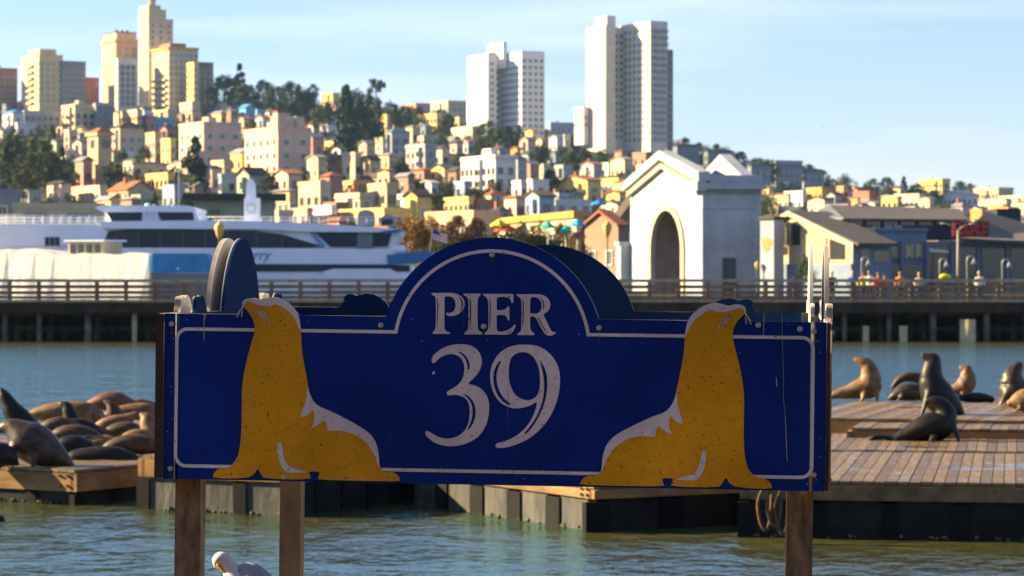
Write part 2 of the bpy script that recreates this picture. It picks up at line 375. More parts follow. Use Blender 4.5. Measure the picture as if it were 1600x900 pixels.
w_ = mat('tower_white', (.72,.72,.70), .8, .06, .3)
Y = 1300
o = root('apartment_tower', 'white twin-shaft apartment tower with a shaded balcony recess, mid skyline', 'tower', (X(785, Y), Y, Z(215, Y)))
shaft(o, Y, 729, 762, 776, 84, 210, w_, dY=6, wins=(1,), sp=2.4, wh=1.2)
shaft(o, Y, 758, 764, 800, 82, 210, w_, dY=14, wins=(1,), sp=2.6)
shaft(o, Y, 782, 815, 851, 80, 216, w_, dY=0, wins=(0, 1), sp=2.6, wh=1.4)
shaft(o, Y, 760, 786, 792, 66, 90, w_, dY=10, wins=(), name='lift_housing')
BLD.append((729, 851, 66, 216, Y, 'white twin-shaft tower'))
Y = 1250
o = root('apartment_tower', 'tallest cream slab tower with balconied right side, right of the twin-shaft tower', 'tower', (X(975, Y), Y, Z(228, Y)))
cw = mat('tower_pale', (.66,.60,.48), .85, .1, .3)
shaft(o, Y, 917, 946, 962, 40, 222, cw, dY=10, wins=(), sp=3)
shaft(o, Y, 938, 950, 976, 43, 222, cw, dY=16, wins=(1,), sp=2.6)
shaft(o, Y, 930, 948, 962, 25, 60, cw, dY=12, wins=(), name='lift_housing')
p, a, bb, h = shaft(o, Y, 970, 1016, 1044, 33, 226, cw, dY=0, wins=(0, 1), sp=3.4)
bal = MB()
for k in range(int(h/3)-1):
    bal.box(bb*.15, bb*.95, -1.3, 0, 2+k*3, 2.25+k*3); bal.box(bb*.15, bb*.95, -1.3, -1.15, 2.25+k*3, 3.1+k*3)
    bal.box(bb, bb+1.2, 1, a*.5, 2+k*3, 2.9+k*3)
tag(part('balcony_tier', bal, wall('grey'), p), kind='stuff')
shaft(o, Y, 1040, 1044, 1052, 78, 226, wall('brown'), dY=8, wins=(1,), sp=3)
BLD.append((917, 1052, 25, 226, Y, 'cream slab tower'))
building(898, 912, 920, 168, 205, 'white', 'small stepped white block at the left foot of the slab tower', cat='apartment block', Y=1270)
# --- hillside, told apart one by one
T = [
 (-5, 20, 36, 176, 206, 'white', 'hip', 'blue', 'white house with a bright blue roof at the left edge, mid slope'),
 (22, 27, 54, 193, 212, 'white', 'flat', 'pale', 'small white flat-roofed house below the blue-roofed white house'),
 (2, 40, 60, 158, 172, 'yellow', 'flat', 'grey', 'low yellow terrace at the foot of the stepped sand block'),
 (62, 88, 92, 158, 172, 'yellow', 'gable_l', 'brown', 'yellow gabled house at the foot of the grey slab wing'),
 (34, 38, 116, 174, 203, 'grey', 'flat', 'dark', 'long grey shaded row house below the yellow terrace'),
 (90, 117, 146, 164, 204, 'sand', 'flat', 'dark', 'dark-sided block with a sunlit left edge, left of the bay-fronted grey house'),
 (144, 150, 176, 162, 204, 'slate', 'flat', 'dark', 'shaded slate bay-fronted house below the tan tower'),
 (180, 214, 222, 172, 205, 'cream', 'flat', 'pale', 'cream house with two tall windows below the slim white block'),
 (236, 262, 276, 172, 200, 'tan', 'flat', 'grey', 'tan house under the broad sand block'),
 (276, 300, 312, 160, 184, 'cream', 'flat', 'grey', 'cream house beneath the yellow sliver block'),
 (306, 322, 340, 140, 172, 'sand', 'hip', 'brown', 'sand villa with rounded bays at the right end of the hilltop cluster'),
 (228, 240, 268, 184, 204, 'skyblue', 'flat', 'blue', 'sky-blue flat house left of the pink apartment block'),
 (372, 384, 398, 168, 192, 'skyblue', 'gable_r', 'blue', 'pale blue gabled house above the pink apartment block'),
 (398, 402, 414, 172, 190, 'skyblue', 'flat', 'blue', 'deep blue box house left of the tree belt'),
 (167, 187, 222, 199, 246, 'cream', 'hip', 'brown', 'cream house with a long shaded side right of the bell tower'),
 (222, 242, 252, 208, 254, 'tan', 'flat', 'grey', 'tan upright house left of the yellow row by the pink block'),
 (248, 266, 274, 218, 262, 'yellow', 'flat', 'grey', 'yellow narrow house touching the left side of the pink block'),
 (98, 108, 120, 204, 240, 'cream', 'flat', 'pale', 'cream house above the dark tree mass at left'),
 (188, 206, 212, 250, 272, 'cream', 'hip', 'grey', 'small cream house with a cupola roof right of the bell tower'),
 (204, 208, 258, 256, 274, 'sand', 'gable_r', 'grey', 'long grey-roofed house left of the tall cypress'),
 (204, 262, 272, 272, 296, 'yellow', 'flat', 'pale', 'long pale yellow row below the grey-roofed house'),
 (250, 292, 300, 254, 272, 'cream', 'gable_l', 'grey', 'cream gabled house behind the tall cypress'),
 (326, 350, 362, 252, 278, 'tan', 'flat', 'pale', 'tan house in front of the pink block, right of the cypress'),
 (340, 346, 376, 274, 304, 'blue', 'flat', 'dark', 'blue shaded house above the waterfront pavilion'),
 (498, 512, 528, 194, 216, 'white', 'gable_l', 'grey', 'white gabled house among the trees right of the cream pink-shaded block'),
 (496, 522, 528, 222, 236, 'yellow', 'flat', 'pale', 'low yellow house below the white gabled house in the trees'),
 (594, 604, 608, 180, 218, 'yellow', 'flat', 'brown', 'narrow yellow house right of the dark cypress grove'),
 (500, 520, 530, 146, 168, 'yellow', 'flat', 'brown', 'yellow house on the ridge left of the umbrella pine'),
 (602, 612, 640, 206, 246, 'grey', 'hip', 'teal', 'grey house with a teal hipped roof, right of the grove'),
 (632, 664, 682, 226, 268, 'grey', 'flat', 'teal', 'grey cubic house with one square window below the teal roof'),
 (644, 676, 686, 212, 230, 'cream', 'flat', 'pale', 'cream low house behind the grey cubic house'),
 (650, 682, 690, 178, 206, 'yellow', 'flat', 'brown', 'deep yellow house above the grey cubic house'),
 (672, 700, 728, 158, 180, 'sand', 'flat', 'tile', 'sand row on the ridge left of the twin-shaft tower'),
 (628, 650, 672, 162, 176, 'rose', 'flat', 'tile', 'rose row on the ridge between pine and twin-shaft tower'),
 (704, 738, 752, 198, 226, 'cream', 'flat', 'pale', 'cream terrace house under the twin-shaft tower'),
 (718, 774, 806, 244, 300, 'white', 'flat', 'pale', 'bright white apartment house with square windows in the middle of the slope'),
 (510, 524, 546, 250, 278, 'brown', 'gable_r', 'brown', 'brown gabled house below the dark grove'),
 (560, 578, 594, 250, 282, 'tan', 'gable_l', 'dark', 'tan gabled house with pale trim right of the brown gable'),
 (588, 608, 618, 268, 294, 'tan', 'gable_l', 'brown', 'tan house with small gable above the white box house'),
 (528, 552, 578, 284, 300, 'orange', 'flat', 'tile', 'orange low house in the middle of the lower slope'),
 (462, 500, 516, 286, 332, 'cream', 'flat', 'pale', 'cream stepped house with a tall right bay on the lower slope'),
 (520, 562, 582, 304, 330, 'cream', 'flat', 'grey', 'cream low house behind the ferry funnels'),
 (614, 632, 650, 306, 324, 'white', 'flat', 'pale', 'small bright white box house right of the ferry funnels'),
 (656, 674, 684, 286, 306, 'white', 'gable_l', 'pale', 'white gabled cottage left of the bright white apartment house'),
 (692, 732, 740, 310, 336, 'yellow', 'flat', 'pale', 'yellow box house below the bright white apartment house'),
 (738, 744, 782, 314, 336, 'brown', 'flat', 'grey', 'brown shaded house right of the yellow box house'),
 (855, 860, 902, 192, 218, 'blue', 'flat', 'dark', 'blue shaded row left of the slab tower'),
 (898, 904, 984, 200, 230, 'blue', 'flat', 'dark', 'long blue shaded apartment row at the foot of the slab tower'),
 (820, 832, 838, 204, 224, 'yellow', 'gable_l', 'tile', 'narrow yellow gabled house under the twin-shaft tower'),
 (858, 870, 878, 214, 242, 'white', 'gable_l', 'grey', 'narrow white gabled house below the blue shaded row'),
 (798, 808, 814, 232, 250, 'orange', 'gable_l', 'tile', 'orange gabled cottage right of the white apartment house'),
 (800, 814, 822, 284, 312, 'white', 'flat', 'pale', 'white two-storey house right of the bright white apartment house'),
 (824, 832, 858, 282, 308, 'white', 'flat', 'grey', 'white and blue-shaded house left of the big yellow house'),
 (874, 918, 940, 282, 312, 'yellow', 'gable_l', 'tile', 'big yellow gabled house left of the white arch'),
 (938, 966, 974, 276, 304, 'yellow', 'hip', 'brown', 'yellow hipped house between big yellow house and white arch'),
 (962, 990, 996, 284, 312, 'tan', 'gable_l', 'tile', 'tan gabled house touching the left of the white arch'),
 (948, 968, 978, 302, 324, 'yellow', 'gable_l', 'tile', 'small yellow cottage left of the white arch'),
 (862, 868, 926, 314, 336, 'white', 'flat', 'pale', 'low white row of shops below the big yellow house'),
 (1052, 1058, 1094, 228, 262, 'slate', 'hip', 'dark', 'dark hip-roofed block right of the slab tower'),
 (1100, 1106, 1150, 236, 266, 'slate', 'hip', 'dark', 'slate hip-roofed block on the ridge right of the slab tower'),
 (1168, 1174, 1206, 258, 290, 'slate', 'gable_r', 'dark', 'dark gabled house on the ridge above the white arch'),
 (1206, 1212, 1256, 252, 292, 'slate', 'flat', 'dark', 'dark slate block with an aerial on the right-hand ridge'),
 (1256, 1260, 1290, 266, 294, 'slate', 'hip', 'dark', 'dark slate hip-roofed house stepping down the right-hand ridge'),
 (1204, 1232, 1236, 304, 330, 'tan', 'gable_l', 'tile', 'tan house right of the white arch'),
 (1230, 1254, 1260, 300, 332, 'white', 'flat', 'pale', 'white upright house right of the white arch'),
 (1264, 1284, 1292, 294, 314, 'orange', 'flat', 'tile', 'orange flat house above the gabled restaurant'),
 (1288, 1318, 1326, 292, 312, 'orange', 'flat', 'brown', 'larger orange house above the restaurant roof ridge'),
 (1316, 1340, 1344, 310, 328, 'orange', 'gable_l', 'tile', 'orange-roofed house just behind the restaurant roof'),
 (1338, 1358, 1368, 300, 324, 'brick', 'flat', 'brown', 'brick house behind the restaurant roof'),
 (1374, 1402, 1410, 308, 328, 'yellow', 'gable_l', 'pale', 'yellow house behind the middle of the restaurant roof'),
 (1404, 1436, 1444, 304, 326, 'cream', 'flat', 'pale', 'cream house right of the yellow house behind the restaurant'),
 (1443, 1472, 1486, 280, 306, 'yellow', 'flat', 'brown', 'pale yellow cubic block on the right-hand ridge'),
 (1478, 1510, 1530, 304, 322, 'white', 'gable_l', 'pale', 'white gabled house right of the yellow cubic block'),
 (1530, 1560, 1586, 294, 314, 'tan', 'flat', 'brown', 'tan flat-roofed block near the right edge of the ridge'),
 (1540, 1572, 1582, 312, 330, 'cream', 'gable_l', 'grey', 'cream gabled house under the tan block at right'),
 (1570, 1604, 1620, 306, 326, 'cream', 'flat', 'pale', 'cream house at the right edge of the picture'),
 (1550, 1566, 1572, 322, 340, 'orange', 'flat', 'tile', 'orange strip house above the right-hand restaurant roof'),
]
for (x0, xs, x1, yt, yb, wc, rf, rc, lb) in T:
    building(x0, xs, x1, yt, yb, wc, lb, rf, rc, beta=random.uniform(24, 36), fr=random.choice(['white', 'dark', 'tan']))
# bell tower and its low hall
o, a, bb, h = building(132, 153, 173, 206, 292, 'tan', 'square tan bell tower with a low tiled cap on the left slope', roof='hip', rc='tile', cat='bell tower', name='bell_tower', nowin=(0, 1), beta=34)
for z_ in (h*.72, h*.05): obj('window', win_mesh(1.7, h*.13 if z_ > 9 else 1.4, 'dark'), o, (-.005, a*.5, z_), (0, 0, R(-90)))
obj('window', win_mesh(1.7, h*.13, 'dark'), o, (bb*.55, -.005, h*.72))
part('cornice', MB().box(-.5, bb+.5, -.5, a+.5, h-.9, h-.1), wall('tan'), o)
building(88, 156, 166, 292, 318, 'sand', 'low concrete hall at the foot of the bell tower', cat='hall', roof='flat', rc='pale')
building(160, 200, 236, 296, 312, 'tan', 'orange-tiled low wing right of the bell tower', cat='hall', roof='gable_r', rc='tile')
# pink apartment blocks
o, a, bb, h = building(270, 318, 374, 192, 262, 'pink', 'wide pink apartment block with a grid of small windows', cat='apartment block', joined=False, fl=3.6, sp=3.6, ww=1.5)
o, a, bb, h = building(372, 434, 484, 200, 276, 'pink', 'pink and cream apartment block right of the wider pink block', cat='apartment block', joined=False, fl=3.6, sp=3.7, ww=1.5)
for k in (.15, .45, .75): block(o, 'roof_housing', bb*k, bb*k+2.6, a*.2, a*.2+3.4, h+.3, h+3.6, wall('cream'))
block(o, 'corner_turret', -.2, 2.6, -.2, 2.6, h-.5, h+4.2, wall('pink'), roofm('tile'))
# waterfront sheds on the level ground
building(15, 20, 160, 322, 352, 'sand', 'long beige pier shed with dark window band behind the ferry bow', cat='shed', name='pier_shed', Y=380, beta=6, ww=3, wh=1.2, sp=4.5, roof='flat', rc='pale', fr='dark')
building(-30, -20, 26, 300, 352, 'slate', 'dark flat-roofed shed at the left edge of the waterfront', cat='shed', name='pier_shed', Y=390, beta=6, roof='flat', rc='dark')
o, a, bb, h = building(300, 304, 428, 318, 352, 'green', 'grey-green pavilion with a wide dark flat roof behind the ferry', cat='pavilion', name='pavilion', Y=370, beta=4, roof='flat', rc='dark', fr='dark', sp=4)
part('canopy', MB().box(-1.5, bb+1.5, -1.8, a+1, h+.46, h+1.3), roofm('dark'), o)
building(420, 452, 462, 298, 342, 'tan', 'tan vaulted house right of the pavilion', cat='house', roof='hip', rc='grey')
building(484, 518, 524, 324, 350, 'white', 'white shopfront with two dark windows above the ferry roof', cat='house', ww=2.2, wh=1.2, fr='dark')
building(452, 480, 488, 328, 352, 'tan', 'tan low shop left of the white shopfront', cat='shop', name='shop')
building(522, 600, 640, 328, 356, 'yellow', 'long yellow waterfront building behind the ferry stern', cat='building', name='waterfront_building', ww=1.6)
o, a, bb, h = building(660, 740, 780, 332, 372, 'tan', 'tan waterfront building behind the golden trees', cat='building', name='waterfront_building')
o, a, bb, h = building(742, 900, 906, 338, 392, 'sand', 'long arcade building under a deep yellow fascia, left of the arch', cat='building', name='waterfront_building', beta=12)
part('fascia', MB().box(-.6, bb+.6, -.6, a+.6, h-.2, h+.9), mat('yellow_fascia', (.45,.25,.02), .6), o)
building(916, 966, 976, 352, 436, 'brown', 'brown tile-gabled arcade house left of the white arch', cat='house', name='arcade_house', Y=330, roof='gable_l', rc='tile', roofh=1.6)  # the shade on these walls is put into their brown colour
building(962, 970, 1010, 338, 440, 'brown', 'dark brown gabled house directly behind the arch', cat='house', name='arcade_house', Y=340, roof='gable_r', rc='brown', roofh=2)
# ------------------------------------------------------------------ trees
def leafm(k, c1, c2):
    m = mat('leaf_'+k, c1, .8, col2=c2, scale=.35, spec=.15); b = m.node_tree.nodes['Principled BSDF']
    b.inputs['Subsurface Weight'].default_value = 0
    return m
LEAF = dict(dark=leafm('dark', (.022,.042,.028), (.07,.10,.05)), olive=leafm('olive', (.04,.05,.015), (.12,.11,.03)), gold=leafm('gold', (.15,.085,.012), (.34,.19,.03)),
    rust=leafm('rust', (.09,.04,.02), (.18,.09,.04)), mid=leafm('mid', (.035,.06,.022), (.11,.125,.04)))
bark = mat('bark', (.08,.055,.035), .9, .3, 3, bump=.02)
TP = {}
def tree_mesh(kind, leaf, var):
    k = (kind, leaf, var)
    if k in TP: return TP[k]
    rnd = random.Random(sum(map(ord, kind+leaf))*7+var)
    cl = []                                           # clump centres in a unit-height tree
    if kind == 'round':
        for _ in range(46):
            th, u = rnd.uniform(0, 6.283), rnd.uniform(-.8, 1); rr = math.sqrt(1-min(1, u*u))*rnd.uniform(.45, 1)
            cl.append((Vector((.42*rr*math.cos(th), .42*rr*math.sin(th), .50+.40*u)), rnd.uniform(.10, .17)))
    elif kind == 'cypress':
        for _ in range(46):
            z = rnd.uniform(.08, .97); w = .2*min(1, (1.02-z)*2.6)*min(1, z*5+.3); th = rnd.uniform(0, 6.283); rr = w*rnd.uniform(.3, 1)
            cl.append((Vector((rr*math.cos(th), rr*math.sin(th), z)), .05+.06*(1-z)))
    elif kind == 'pine':
        for _ in range(9):
            th = rnd.uniform(0, 6.283); rr = rnd.uniform(.1, .42); zc = rnd.uniform(.62, .95)
            for _ in range(4): cl.append((Vector((rr*math.cos(th)+rnd.uniform(-.1, .1), rr*math.sin(th)+rnd.uniform(-.1, .1), zc+rnd.uniform(-.03, .03))), rnd.uniform(.07, .11)))
    elif kind == 'conifer':
        for _ in range(50):
            z = rnd.uniform(.12, .98); w = .3*(1.03-z); th = rnd.uniform(0, 6.283); rr = w*rnd.uniform(.5, 1.1)
            cl.append((Vector((rr*math.cos(th), rr*math.sin(th), z)), .035+.06*(1-z)))
    else:                                             # shrub: sits on the ground, wide
        for _ in range(52):
            th, u = rnd.uniform(0, 6.283), rnd.uniform(0, 1); rr = math.sqrt(max(0, 1-u*u))*rnd.uniform(.3, 1)
            cl.append((Vector((.7*rr*math.cos(th), .7*rr*math.sin(th), .1+.8*u*rnd.uniform(.7, 1.05))), rnd.uniform(.1, .18)))
    vs, fs = [], []
    for c, r in cl:
        for _ in range(56):
            d = Vector((rnd.gauss(0, 1), rnd.gauss(0, 1), rnd.gauss(0, 1))).normalized(); p = c+d*r*rnd.uniform(.5, 1.05); p.z = max(p.z, .01)
            s = rnd.uniform(.018, .040); a = Vector((rnd.gauss(0, 1), rnd.gauss(0, 1), rnd.gauss(0, 1))).normalized(); b = a.cross(d)
            if b.length < .1: continue
            b.normalize(); n = len(vs)
            vs += [p-a*s, p-b*s*.6, p+a*s, p+b*s*.6]; fs.append((n, n+1, n+2, n+3))
    crown = MB().add(vs, fs).mesh('crown', LEAF[leaf])
    tr = MB(); top = .55 if kind != 'shrub' else .3
    tr.tube([(0, 0, -.15), (.005, 0, top*.5), (.0, .01, top), (0, 0, .82 if kind != 'shrub' else .5)], [.03, .024, .016, .005], 7)
    for _ in range(6):
        c, r = rnd.choice(cl); tr.tube([(0, 0, rnd.uniform(.25, .5)*(1 if kind != 'shrub' else .3)), c*.6+Vector((0, 0, c.z*.3)), c], [.012, .008, .003], 5)
    TP[k] = (crown, tr.mesh('trunk', bark)); return TP[k]
def tree(px, yt, yb, kind, leaf, label, Y=None, wx=1.0, name=None, group=None, mask=True):
    if Y is None: Y = groundY(px, yb)
    gz = Z(yb, Y); h = (yb-yt)/F*Y
    nm = name or {'round': 'broadleaf_tree', 'cypress': 'cypress_tree', 'pine': 'pine_tree', 'conifer': 'conifer_tree', 'shrub': 'shrub'}[kind]
    o = root(nm, label, 'shrub' if kind == 'shrub' else 'tree', (X(px, Y), Y, gz), random.uniform(0, 6.28), group)
    cr, tr = tree_mesh(kind, leaf, random.randrange(3))
    sc = (h*wx, h*wx, h); obj('crown', cr, o, scl=sc); obj('trunk', tr, o, scl=sc)
    w = {'round': .5, 'cypress': .2, 'pine': .5, 'conifer': .3, 'shrub': .7}[kind]*(yb-yt)*wx
    if mask: BLD.append((px-w, px+w, yt, yb, Y, label))
    return o
TR = [
 (374, 100, 172, 'conifer', 'dark', 'tall dark conifer on the ridge right of the hilltop cluster', 1.0), (350, 116, 176, 'round', 'dark', 'dark round tree left of the tall ridge conifer', 1.0),
 (384, 130, 180, 'round', 'dark', 'dark broad tree at the right foot of the ridge conifer', 1.0), (412, 124, 172, 'round', 'dark', 'ragged dark tree first right of the ridge conifer', .9),
 (432, 134, 180, 'round', 'dark', 'dark tree second right of the ridge conifer', 1.1), (456, 126, 200, 'round', 'dark', 'large dark pointed tree at the middle of the ridge belt', .8),
 (478, 140, 200, 'round', 'dark', 'large round tree at the right of the ridge belt', .9), (488, 130, 158, 'round', 'dark', 'small dark tree standing on the ridge belt skyline', 1.0),
 (508, 158, 215, 'round', 'mid', 'grey-green tree below the ridge belt', .9), (540, 134, 240, 'cypress', 'dark', 'tallest dark cypress of the grove', .9),
 (556, 138, 238, 'round', 'dark', 'dark broad tree of the grove beside the tallest cypress', .5), (572, 142, 236, 'round', 'dark', 'dark tree in the centre of the grove', .5),
 (586, 150, 232, 'round', 'dark', 'dark tree at the right of the grove', .5), (588, 124, 172, 'pine', 'dark', 'umbrella pine standing above the grove', .8),
 (610, 158, 205, 'round', 'mid', 'mid green tree right of the grove', .9), (632, 164, 206, 'round', 'olive', 'olive tree on the slope below the rose row', .9),
 (654, 166, 200, 'round', 'mid', 'green tree under the sand ridge row', .9), (700, 178, 216, 'round', 'dark', 'dark round tree beside the deep yellow house', .9),
 (762, 188, 232, 'round', 'mid', 'left bushy tree at the foot of the twin-shaft tower', 1.1), (790, 196, 240, 'round', 'dark', 'right bushy tree at the foot of the twin-shaft tower', 1.1),
 (812, 196, 226, 'cypress', 'dark', 'small dark cypress at the right foot of the twin-shaft tower', 1.3), (846, 226, 266, 'round', 'dark', 'dark tree in a hollow right of the white apartment house', 1.1),
 (892, 236, 276, 'round', 'mid', 'green tree above the big yellow house', 1.0), (914, 232, 272, 'round', 'dark', 'dark dense tree above the big yellow house', .9),
 (304, 214, 300, 'cypress', 'dark', 'tall dark cypress standing before the pink block', .95), (20, 206, 300, 'round', 'mid', 'big dark tree at the left edge below the blue-roofed house', .75),
 (62, 212, 306, 'round', 'mid', 'big dark tree between left edge and bell tower', .75), (92, 226, 304, 'round', 'dark', 'dark tree next to the bell tower', .6),
 (36, 262, 316, 'round', 'olive', 'olive tree in front of the big dark trees at left', 1.0), (12, 276, 320, 'round', 'dark', 'low dark tree at the left edge above the shed', .9), (118, 268, 300, 'round', 'gold', 'yellow-green tree left of the bell tower foot', .6),
 (628, 250, 284, 'round', 'dark', 'dark tree below the grey cubic house', .9), (618, 280, 308, 'round', 'dark', 'dark round tree above the small white box house', .9), (704, 282, 310, 'round', 'dark', 'dark tree at the left side of the bright white apartment house', .8),
 (772, 278, 312, 'round', 'dark', 'dark tree before the bright white apartment house', .9), (860, 262, 306, 'round', 'dark', 'dark tree left of the big yellow house', .7), (1066, 214, 252, 'round', 'dark', 'dark tree on the ridge first right of the slab tower', 1.2), (1096, 222, 256, 'round', 'dark', 'dark tree on the ridge second right of the slab tower', 1.2), (1124, 224, 262, 'round', 'dark', 'dark tree on the ridge third right of the slab tower', 1.2), (1156, 236, 270, 'round', 'dark', 'dark tree above the right eave of the arch', 1.1), (1184, 246, 284, 'round', 'dark', 'dark tree just right of the arch on the ridge', 1.2), (1200, 248, 290, 'round', 'dark', 'dark bushy tree left of the aerial block', 1.0), (1262, 256, 292, 'round', 'dark', 'dark tree right of the aerial block', 1.1), (1286, 266, 296, 'round', 'dark', 'dark tree left of the dome-shaped tree', 1.1),
 (1322, 270, 300, 'shrub', 'mid', 'dome-shaped dark tree on the right-hand ridge', 1.0),
 (1362, 278, 304, 'round', 'dark', 'blue-green tree right of the dome-shaped tree', 1.2), (1386, 276, 302, 'round', 'dark', 'blue-green tree two right of the dome-shaped tree', 1.1),
 (1412, 274, 302, 'conifer', 'dark', 'pointed dark conifer on the right-hand ridge', 1.1), (1432, 286, 316, 'round', 'mid', 'green tree left of the pale yellow cubic block', 1.1),
 (1500, 282, 308, 'round', 'dark', 'first feathery tree right of the pale yellow cubic block', 1.0), (1516, 286, 310, 'round', 'dark', 'second feathery tree right of the pale yellow cubic block', 1.0),
 (1388, 290, 318, 'round', 'olive', 'olive tree above the yellow house behind the restaurant', 1.1), (1460, 296, 324, 'round', 'dark', 'dark tree below the pale yellow cubic block', 1.1),
]
for (px, yt, yb, kd, lf, lb, wx) in TR: tree(px, yt, yb, kd, lf, lb, wx=wx)
# golden and rusty trees on the waterfront behind the sign
for (px, yt, yb, kd, lf, lb, wx, Y) in [
 (646, 334, 402, 'round', 'gold', 'golden bare-twigged tree right of the ferry stern', .8, 320), (672, 338, 402, 'round', 'gold', 'golden tree second right of the ferry stern', .7, 322),
 (622, 344, 402, 'round', 'olive', 'olive tree half hidden by the ferry stern', .6, 326), (712, 334, 418, 'round', 'rust', 'rust-brown tree rising above the sign arch', .75, 316), (746, 338, 418, 'round', 'rust', 'rust-brown tree right of the tallest rust tree', .7, 318),
 (692, 362, 418, 'shrub', 'olive', 'olive bush left of the sign arch top', .8, 312), (772, 356, 416, 'shrub', 'olive', 'olive bush behind the top of the sign arch', .8, 312), (806, 350, 418, 'round', 'olive', 'olive tree right above the sign arch', .8, 314),
 (842, 344, 418, 'round', 'olive', 'olive-gold tree above the rear arch of the sign', .7, 315), (880, 346, 420, 'round', 'olive', 'olive tree between rear sign arch and arcade house', .7, 314), (904, 360, 424, 'shrub', 'gold', 'golden bush left of the arcade house', .6, 312),
 (1258, 398, 448, 'shrub', 'olive', 'olive shrub at the foot of the gabled restaurant', .6, 206.5)]:
    tree(px, yt, yb, kd, lf, lb, Y=Y, wx=wx)
# ------------------------------------------------------------------ fill the gaps on the slope with further houses and trees
LM = [(75,'the stepped sand block'),(180,'the tan tower'),(240,'the tallest stepped tower'),(152,'the bell tower'),(320,'the wide pink block'),(430,'the pink and cream block'),(560,'the dark grove'),
      (655,'the grey cubic house'),(762,'the white apartment house'),(800,'the twin-shaft tower'),(908,'the big yellow house'),(985,'the slab tower'),(1100,'the white arch'),(1230,'the aerial block'),(1322,'the dome-shaped tree'),(1460,'the yellow cubic block'),(1560,'the tan right-edge block')]
rf_ = random.Random(5)
bpy.context.view_layer.update(); dg = bpy.context.evaluated_depsgraph_get(); gap = {}
for j in range(36, 100):                              # which parts of the slope are still bare when seen from the water
    for i in range(-4, 404):
        d = (W(i*4+2, j*4+2, 100)-Vector((0, 0, H))).normalized(); hit = scene.ray_cast(dg, Vector((0, 0, H)), d)
        if hit[0] and hit[4].name == 'hill' and hit[1].y > 300: gap[(j, i)] = True
fill = []
for j in range(99, 35, -1):
    row = [i for (jj, i) in gap if jj == j]; rf_.shuffle(row)
    for i in row:
        if (j, i) not in gap: continue
        px, py = i*4+2, j*4+5; g0 = interp(RIDGE, px)
        if py < g0+3: continue
        dist = groundY(px, py); s = F/dist
        run = 1
        while (j-run, i) in gap: run += 1
        wid = 1
        while (j, i+wid) in gap: wid += 1
        k2 = 1
        while (j, i-k2) in gap: k2 += 1
        wid += k2-1
        hmax = run*4+rf_.uniform(5, 11)
        if rf_.random() < (.82 if px < 480 or px > 1180 else .76) and wid >= 2:
            w = rf_.uniform(4.2, 7.6)*s; h = min(rf_.uniform(4.5, 7.5)*s, hmax); x0, x1, y0 = px-w*.55, px+w*.45, py-h
            if px < 1050: wc = rf_.choice(['cream', 'tan', 'sand', 'yellow', 'white', 'pink', 'grey', 'tan', 'brown', 'brown', 'green', 'blue', 'grey', 'slate', 'rose'])
            else: wc = rf_.choice(['cream', 'tan', 'white', 'blue', 'slate', 'orange', 'sand', 'grey'])
            rf2 = rf_.choice(['flat', 'gable_l', 'gable_l', 'gable_r', 'hip']); rc = rf_.choice(['grey', 'brown', 'dark', 'tile', 'dark', 'grey'])
            fill.append(('h', px, py, x0, x1, y0, wc, rf2, rc, dist))
        else:
            h = min(rf_.uniform(4, 7)*s, hmax+2); kd = rf_.choice(['round', 'round', 'shrub', 'shrub', 'conifer']); w = h*(.8 if kd != 'shrub' else 1.2); x0, x1, y0 = px-w/2, px+w/2, py-h
            fill.append(('t', px, py, h, rf_.choice(['dark', 'dark', 'mid', 'olive']), kd))
        for jj in range(int(y0/4)+1, j+2):
            for ii in range(int(x0/4), int(x1/4)+1): gap.pop((jj, ii), None)
RN = dict(flat='flat-roofed', gable_l='gabled', gable_r='gabled', hip='hip-roofed'); CN = dict(slate='dark slate', blue='blue-grey', skyblue='sky-blue')
ORD = ['first', 'second', 'third', 'fourth', 'fifth', 'sixth', 'seventh', 'eighth', 'ninth', 'tenth', 'eleventh', 'twelfth']
def near(px): return min(LM, key=lambda l: abs(l[0]-px))[1]
groups = {}
for f in fill:
    if f[0] == 'h': d = f"{CN.get(f[6], f[6])} {RN[f[7]]} house on the slope near {near(f[1])}"
    else: d = f"{ {'dark':'dark green','mid':'mid green','olive':'olive'}[f[4]]} { {'round':'tree','shrub':'bush','conifer':'conifer'}[f[5]]} on the slope near {near(f[1])}"
    groups.setdefault(d, []).append(f)
for d, fsx in groups.items():
    fsx.sort(key=lambda q: q[1])
    for i, f in enumerate(fsx):
        lb = d if len(fsx) == 1 else f"{d}, {ORD[min(i, 11)]} from the left"
        if len(lb.split()) > 16: lb = lb.replace(' on the slope', '')
        if f[0] == 'h':
            _, px, py, x0, x1, y0, wc, rf2, rc, dist = f
            xs = x0+(x1-x0)*random.uniform(.45, .7)
            building(x0, xs, x1, y0+((x1-x0)*.1 if rf2 != 'flat' else 0), py, wc, lb, rf2, rc, beta=random.uniform(22, 38), fr=random.choice(['white', 'dark', 'tan']), group='houses filling the hillside', mask=False, sp=3.6, fl=3.4)
        else:
            _, px, py, hh, lf, kd = f
            tree(px, py-hh, py, kd, lf, lb, group='trees between the hillside houses', mask=False)
print('FILL', len(fill))
